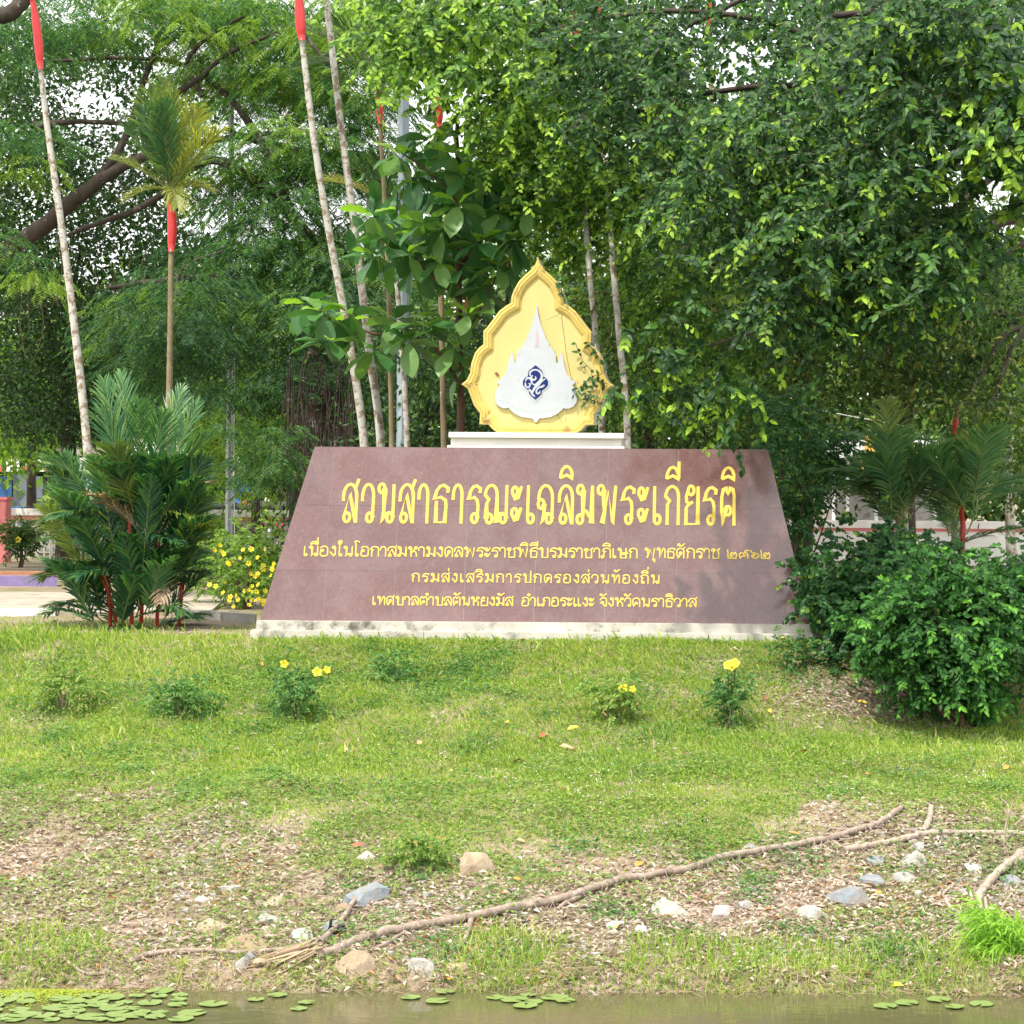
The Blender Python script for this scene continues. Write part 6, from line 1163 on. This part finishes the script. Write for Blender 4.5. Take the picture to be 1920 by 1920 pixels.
# pavilion at the right behind the trees
YV = 50; pav = thing('pavilion', 'pale open pavilion with orange draped bunting seen between the right hand trees', 'building', (P(1640, 1000, YV)[0], YV, .1))
sb('roof', 1540, 1760, 826, 858, 1.5, -3, 'roofpale', pav, YV); sb('back_wall', 1540, 1760, 900, 1010, -3, -3.2, 'greycon', pav, YV)
for x in (1560, 1586, 1640, 1700, 1750): sb('column', x, x + 7, 858, 1010, .4, .15, 'white', pav, YV)
M['orangecloth'] = plain('orange_cloth', (.75, .38, .05), .7, .15, 5); M['greencloth'] = plain('green_cloth', (.03, .4, .1), .7, .1, 5)
for k in range(7):
    x = 1608 + k * 22; a = P(x, 862, YV - 1.3); mb = MB(); n = 9; pts = [(a[0] + i * .0286 * 1, a[2] - .16 * math.sin(math.pi * i / (n - 1)) - .06) for i in range(n)]; top = [(a[0] + i * .0286, a[2]) for i in range(n)]
    mb.prism([(u_, v_) for u_, v_ in top] + [(u_, v_) for u_, v_ in pts[::-1]], lambda u_, v_, t_: (u_, YV - 1.3 + t_, v_), 0, .02); o = mb.build('bunting', M['orangecloth'], pav, False); o.location = -Vector(pav.location)
sb('banner', 1646, 1655, 812, 832, 1.7, 1.65, 'greencloth', pav, YV); sb('banner', 1622, 1640, 818, 846, 1.6, 1.55, 'orangecloth', pav, YV)
# motorcycles and a rider behind the block wall
def moto(lab, px_, Y_, flip=1):
    c = P(px_, 1000, Y_); root = thing('motorcycle', lab, 'motorcycle', (c[0], Y_, .115), 'motorcycles parked behind the wall'); f = flip
    for wx in (-.6, .6):
        mb = MB(); a = np.linspace(0, 2 * math.pi, 21); mb.tube(np.stack([wx * f + .27 * np.cos(a), a * 0, .3 + .27 * np.sin(a)], -1), .045, 8, cap=False); w1 = mb.build('wheel', M['black'], root)
        mb = MB(); mb.tube([(wx * f, -.04, .3), (wx * f, .04, .3)], .06, 8); mb.build('hub', M['galv'], w1)
    mb = MB(); mb.tube(sub([(-.7 * f, 0, .72), (-.3 * f, 0, .62), (.1 * f, 0, .5), (.42 * f, 0, .85), (.45 * f, 0, .95)], 12), [.04, .09, .12, .13, .12, .11, .1, .1, .12, .12, .1, .06], 10); mb.build('body', M['redpaint'], root)
    mb = MB(); mb.tube(sub([(-.68 * f, 0, .8), (-.3 * f, 0, .82), (.08 * f, 0, .72)], 8), [.04, .09, .11, .12, .12, .1, .08, .04], 8); mb.build('seat', M['black'], root)
    mb = MB(); mb.tube([(.38 * f, 0, .95), (.6 * f, 0, .3)], .028, 8); mb.build('fork', M['galv'], root)
    mb = MB(); mb.tube(sub([(.3 * f, -.32, 1.02), (.4 * f, 0, 1.0), (.3 * f, .32, 1.02)], 8), .016, 6); mb.build('handlebar', M['black'], root)
    mb = MB(); mb.tube([(.5 * f, 0, .93), (.58 * f, 0, .92)], .08, 10); mb.build('headlight', M['white'], root)
    for s_ in (-1, 1): mb = MB(); mb.tube([(.3 * f, s_ * .28, 1.02), (.32 * f, s_ * .32, 1.18)], .008, 5); mb.tube([(.31 * f, s_ * .32, 1.2), (.33 * f, s_ * .32, 1.2)], .05, 8); mb.build('mirror', M['black'], root)
    return root
moto('red motorcycle behind the block wall nearest the monument edge', 528, 42.5); moto('red motorcycle behind the block wall nearer the lamp pole', 495, 43.6, -1)
mo = moto('dark motorcycle the person beside the lamp pole sits on', 448, 43); mo.children[2].data.materials[0] = M['black']
def person(lab, loc, face=1):
    me = bpy.data.meshes.new('person'); J = [(0, 0, .86), (0, 0, 1.12), (0, 0, 1.36), (.02, 0, 1.5), (.03, 0, 1.6), (.03, 0, 1.72), (.06, .17, 1.34), (.26, .2, 1.14), (.42, .24, 1.08), (.06, -.17, 1.34), (.26, -.2, 1.14), (.42, -.24, 1.08), (.08, .12, .84), (.42, .16, .78), (.34, .16, .34), (.46, .16, .3), (.08, -.12, .84), (.42, -.16, .78), (.34, -.16, .34), (.46, -.16, .3)]
    E_ = [(0, 1), (1, 2), (2, 3), (3, 4), (4, 5), (2, 6), (6, 7), (7, 8), (2, 9), (9, 10), (10, 11), (0, 12), (12, 13), (13, 14), (14, 15), (0, 16), (16, 17), (17, 18), (18, 19)]; r_ = [.14, .13, .14, .055, .085, .075, .06, .042, .035, .06, .042, .035, .09, .07, .05, .045, .09, .07, .05, .045]
    me.from_pydata([(x * face, y, z) for x, y, z in J], E_, []); o = bpy.data.objects.new('person', me); COL.objects.link(o); sk = o.modifiers.new('skin', 'SKIN'); ss = o.modifiers.new('sub', 'SUBSURF'); ss.levels = ss.render_levels = 2
    for v_, r in zip(me.skin_vertices[0].data, r_): v_.radius = (r, r)
    me.skin_vertices[0].data[0].use_root = True; bpy.context.view_layer.update(); dg = bpy.context.evaluated_depsgraph_get(); m2 = bpy.data.meshes.new_from_object(o.evaluated_get(dg)); o.modifiers.clear(); o.data = m2
    m2.materials.clear(); m2.materials.append(plain('blue_shirt', (.06, .2, .5), .8)); m2.materials.append(plain('dark_trousers', (.03, .03, .05), .8)); m2.materials.append(plain('skin', (.3, .16, .1), .6))
    for p_ in m2.polygons: p_.material_index = 2 if p_.center.z > 1.44 or (abs(p_.center.x) > .33 and .98 < p_.center.z < 1.16) else (1 if p_.center.z < .93 else 0); p_.use_smooth = True
    bm = bmesh.new(); bmesh.ops.create_uvsphere(bm, u_segments=14, v_segments=8, radius=.135); mh = bpy.data.meshes.new('helmet'); bm.to_mesh(mh); bm.free(); h_ = link('helmet', mh, M['coping'], o); h_.location = (.01 * face, 0, 1.7)
    o.location = loc; return tag(o, lab, 'person')
person('person in a blue shirt and white helmet sitting on a motorcycle behind the block wall', (mo.location.x - .1, mo.location.y, .115 - .02))
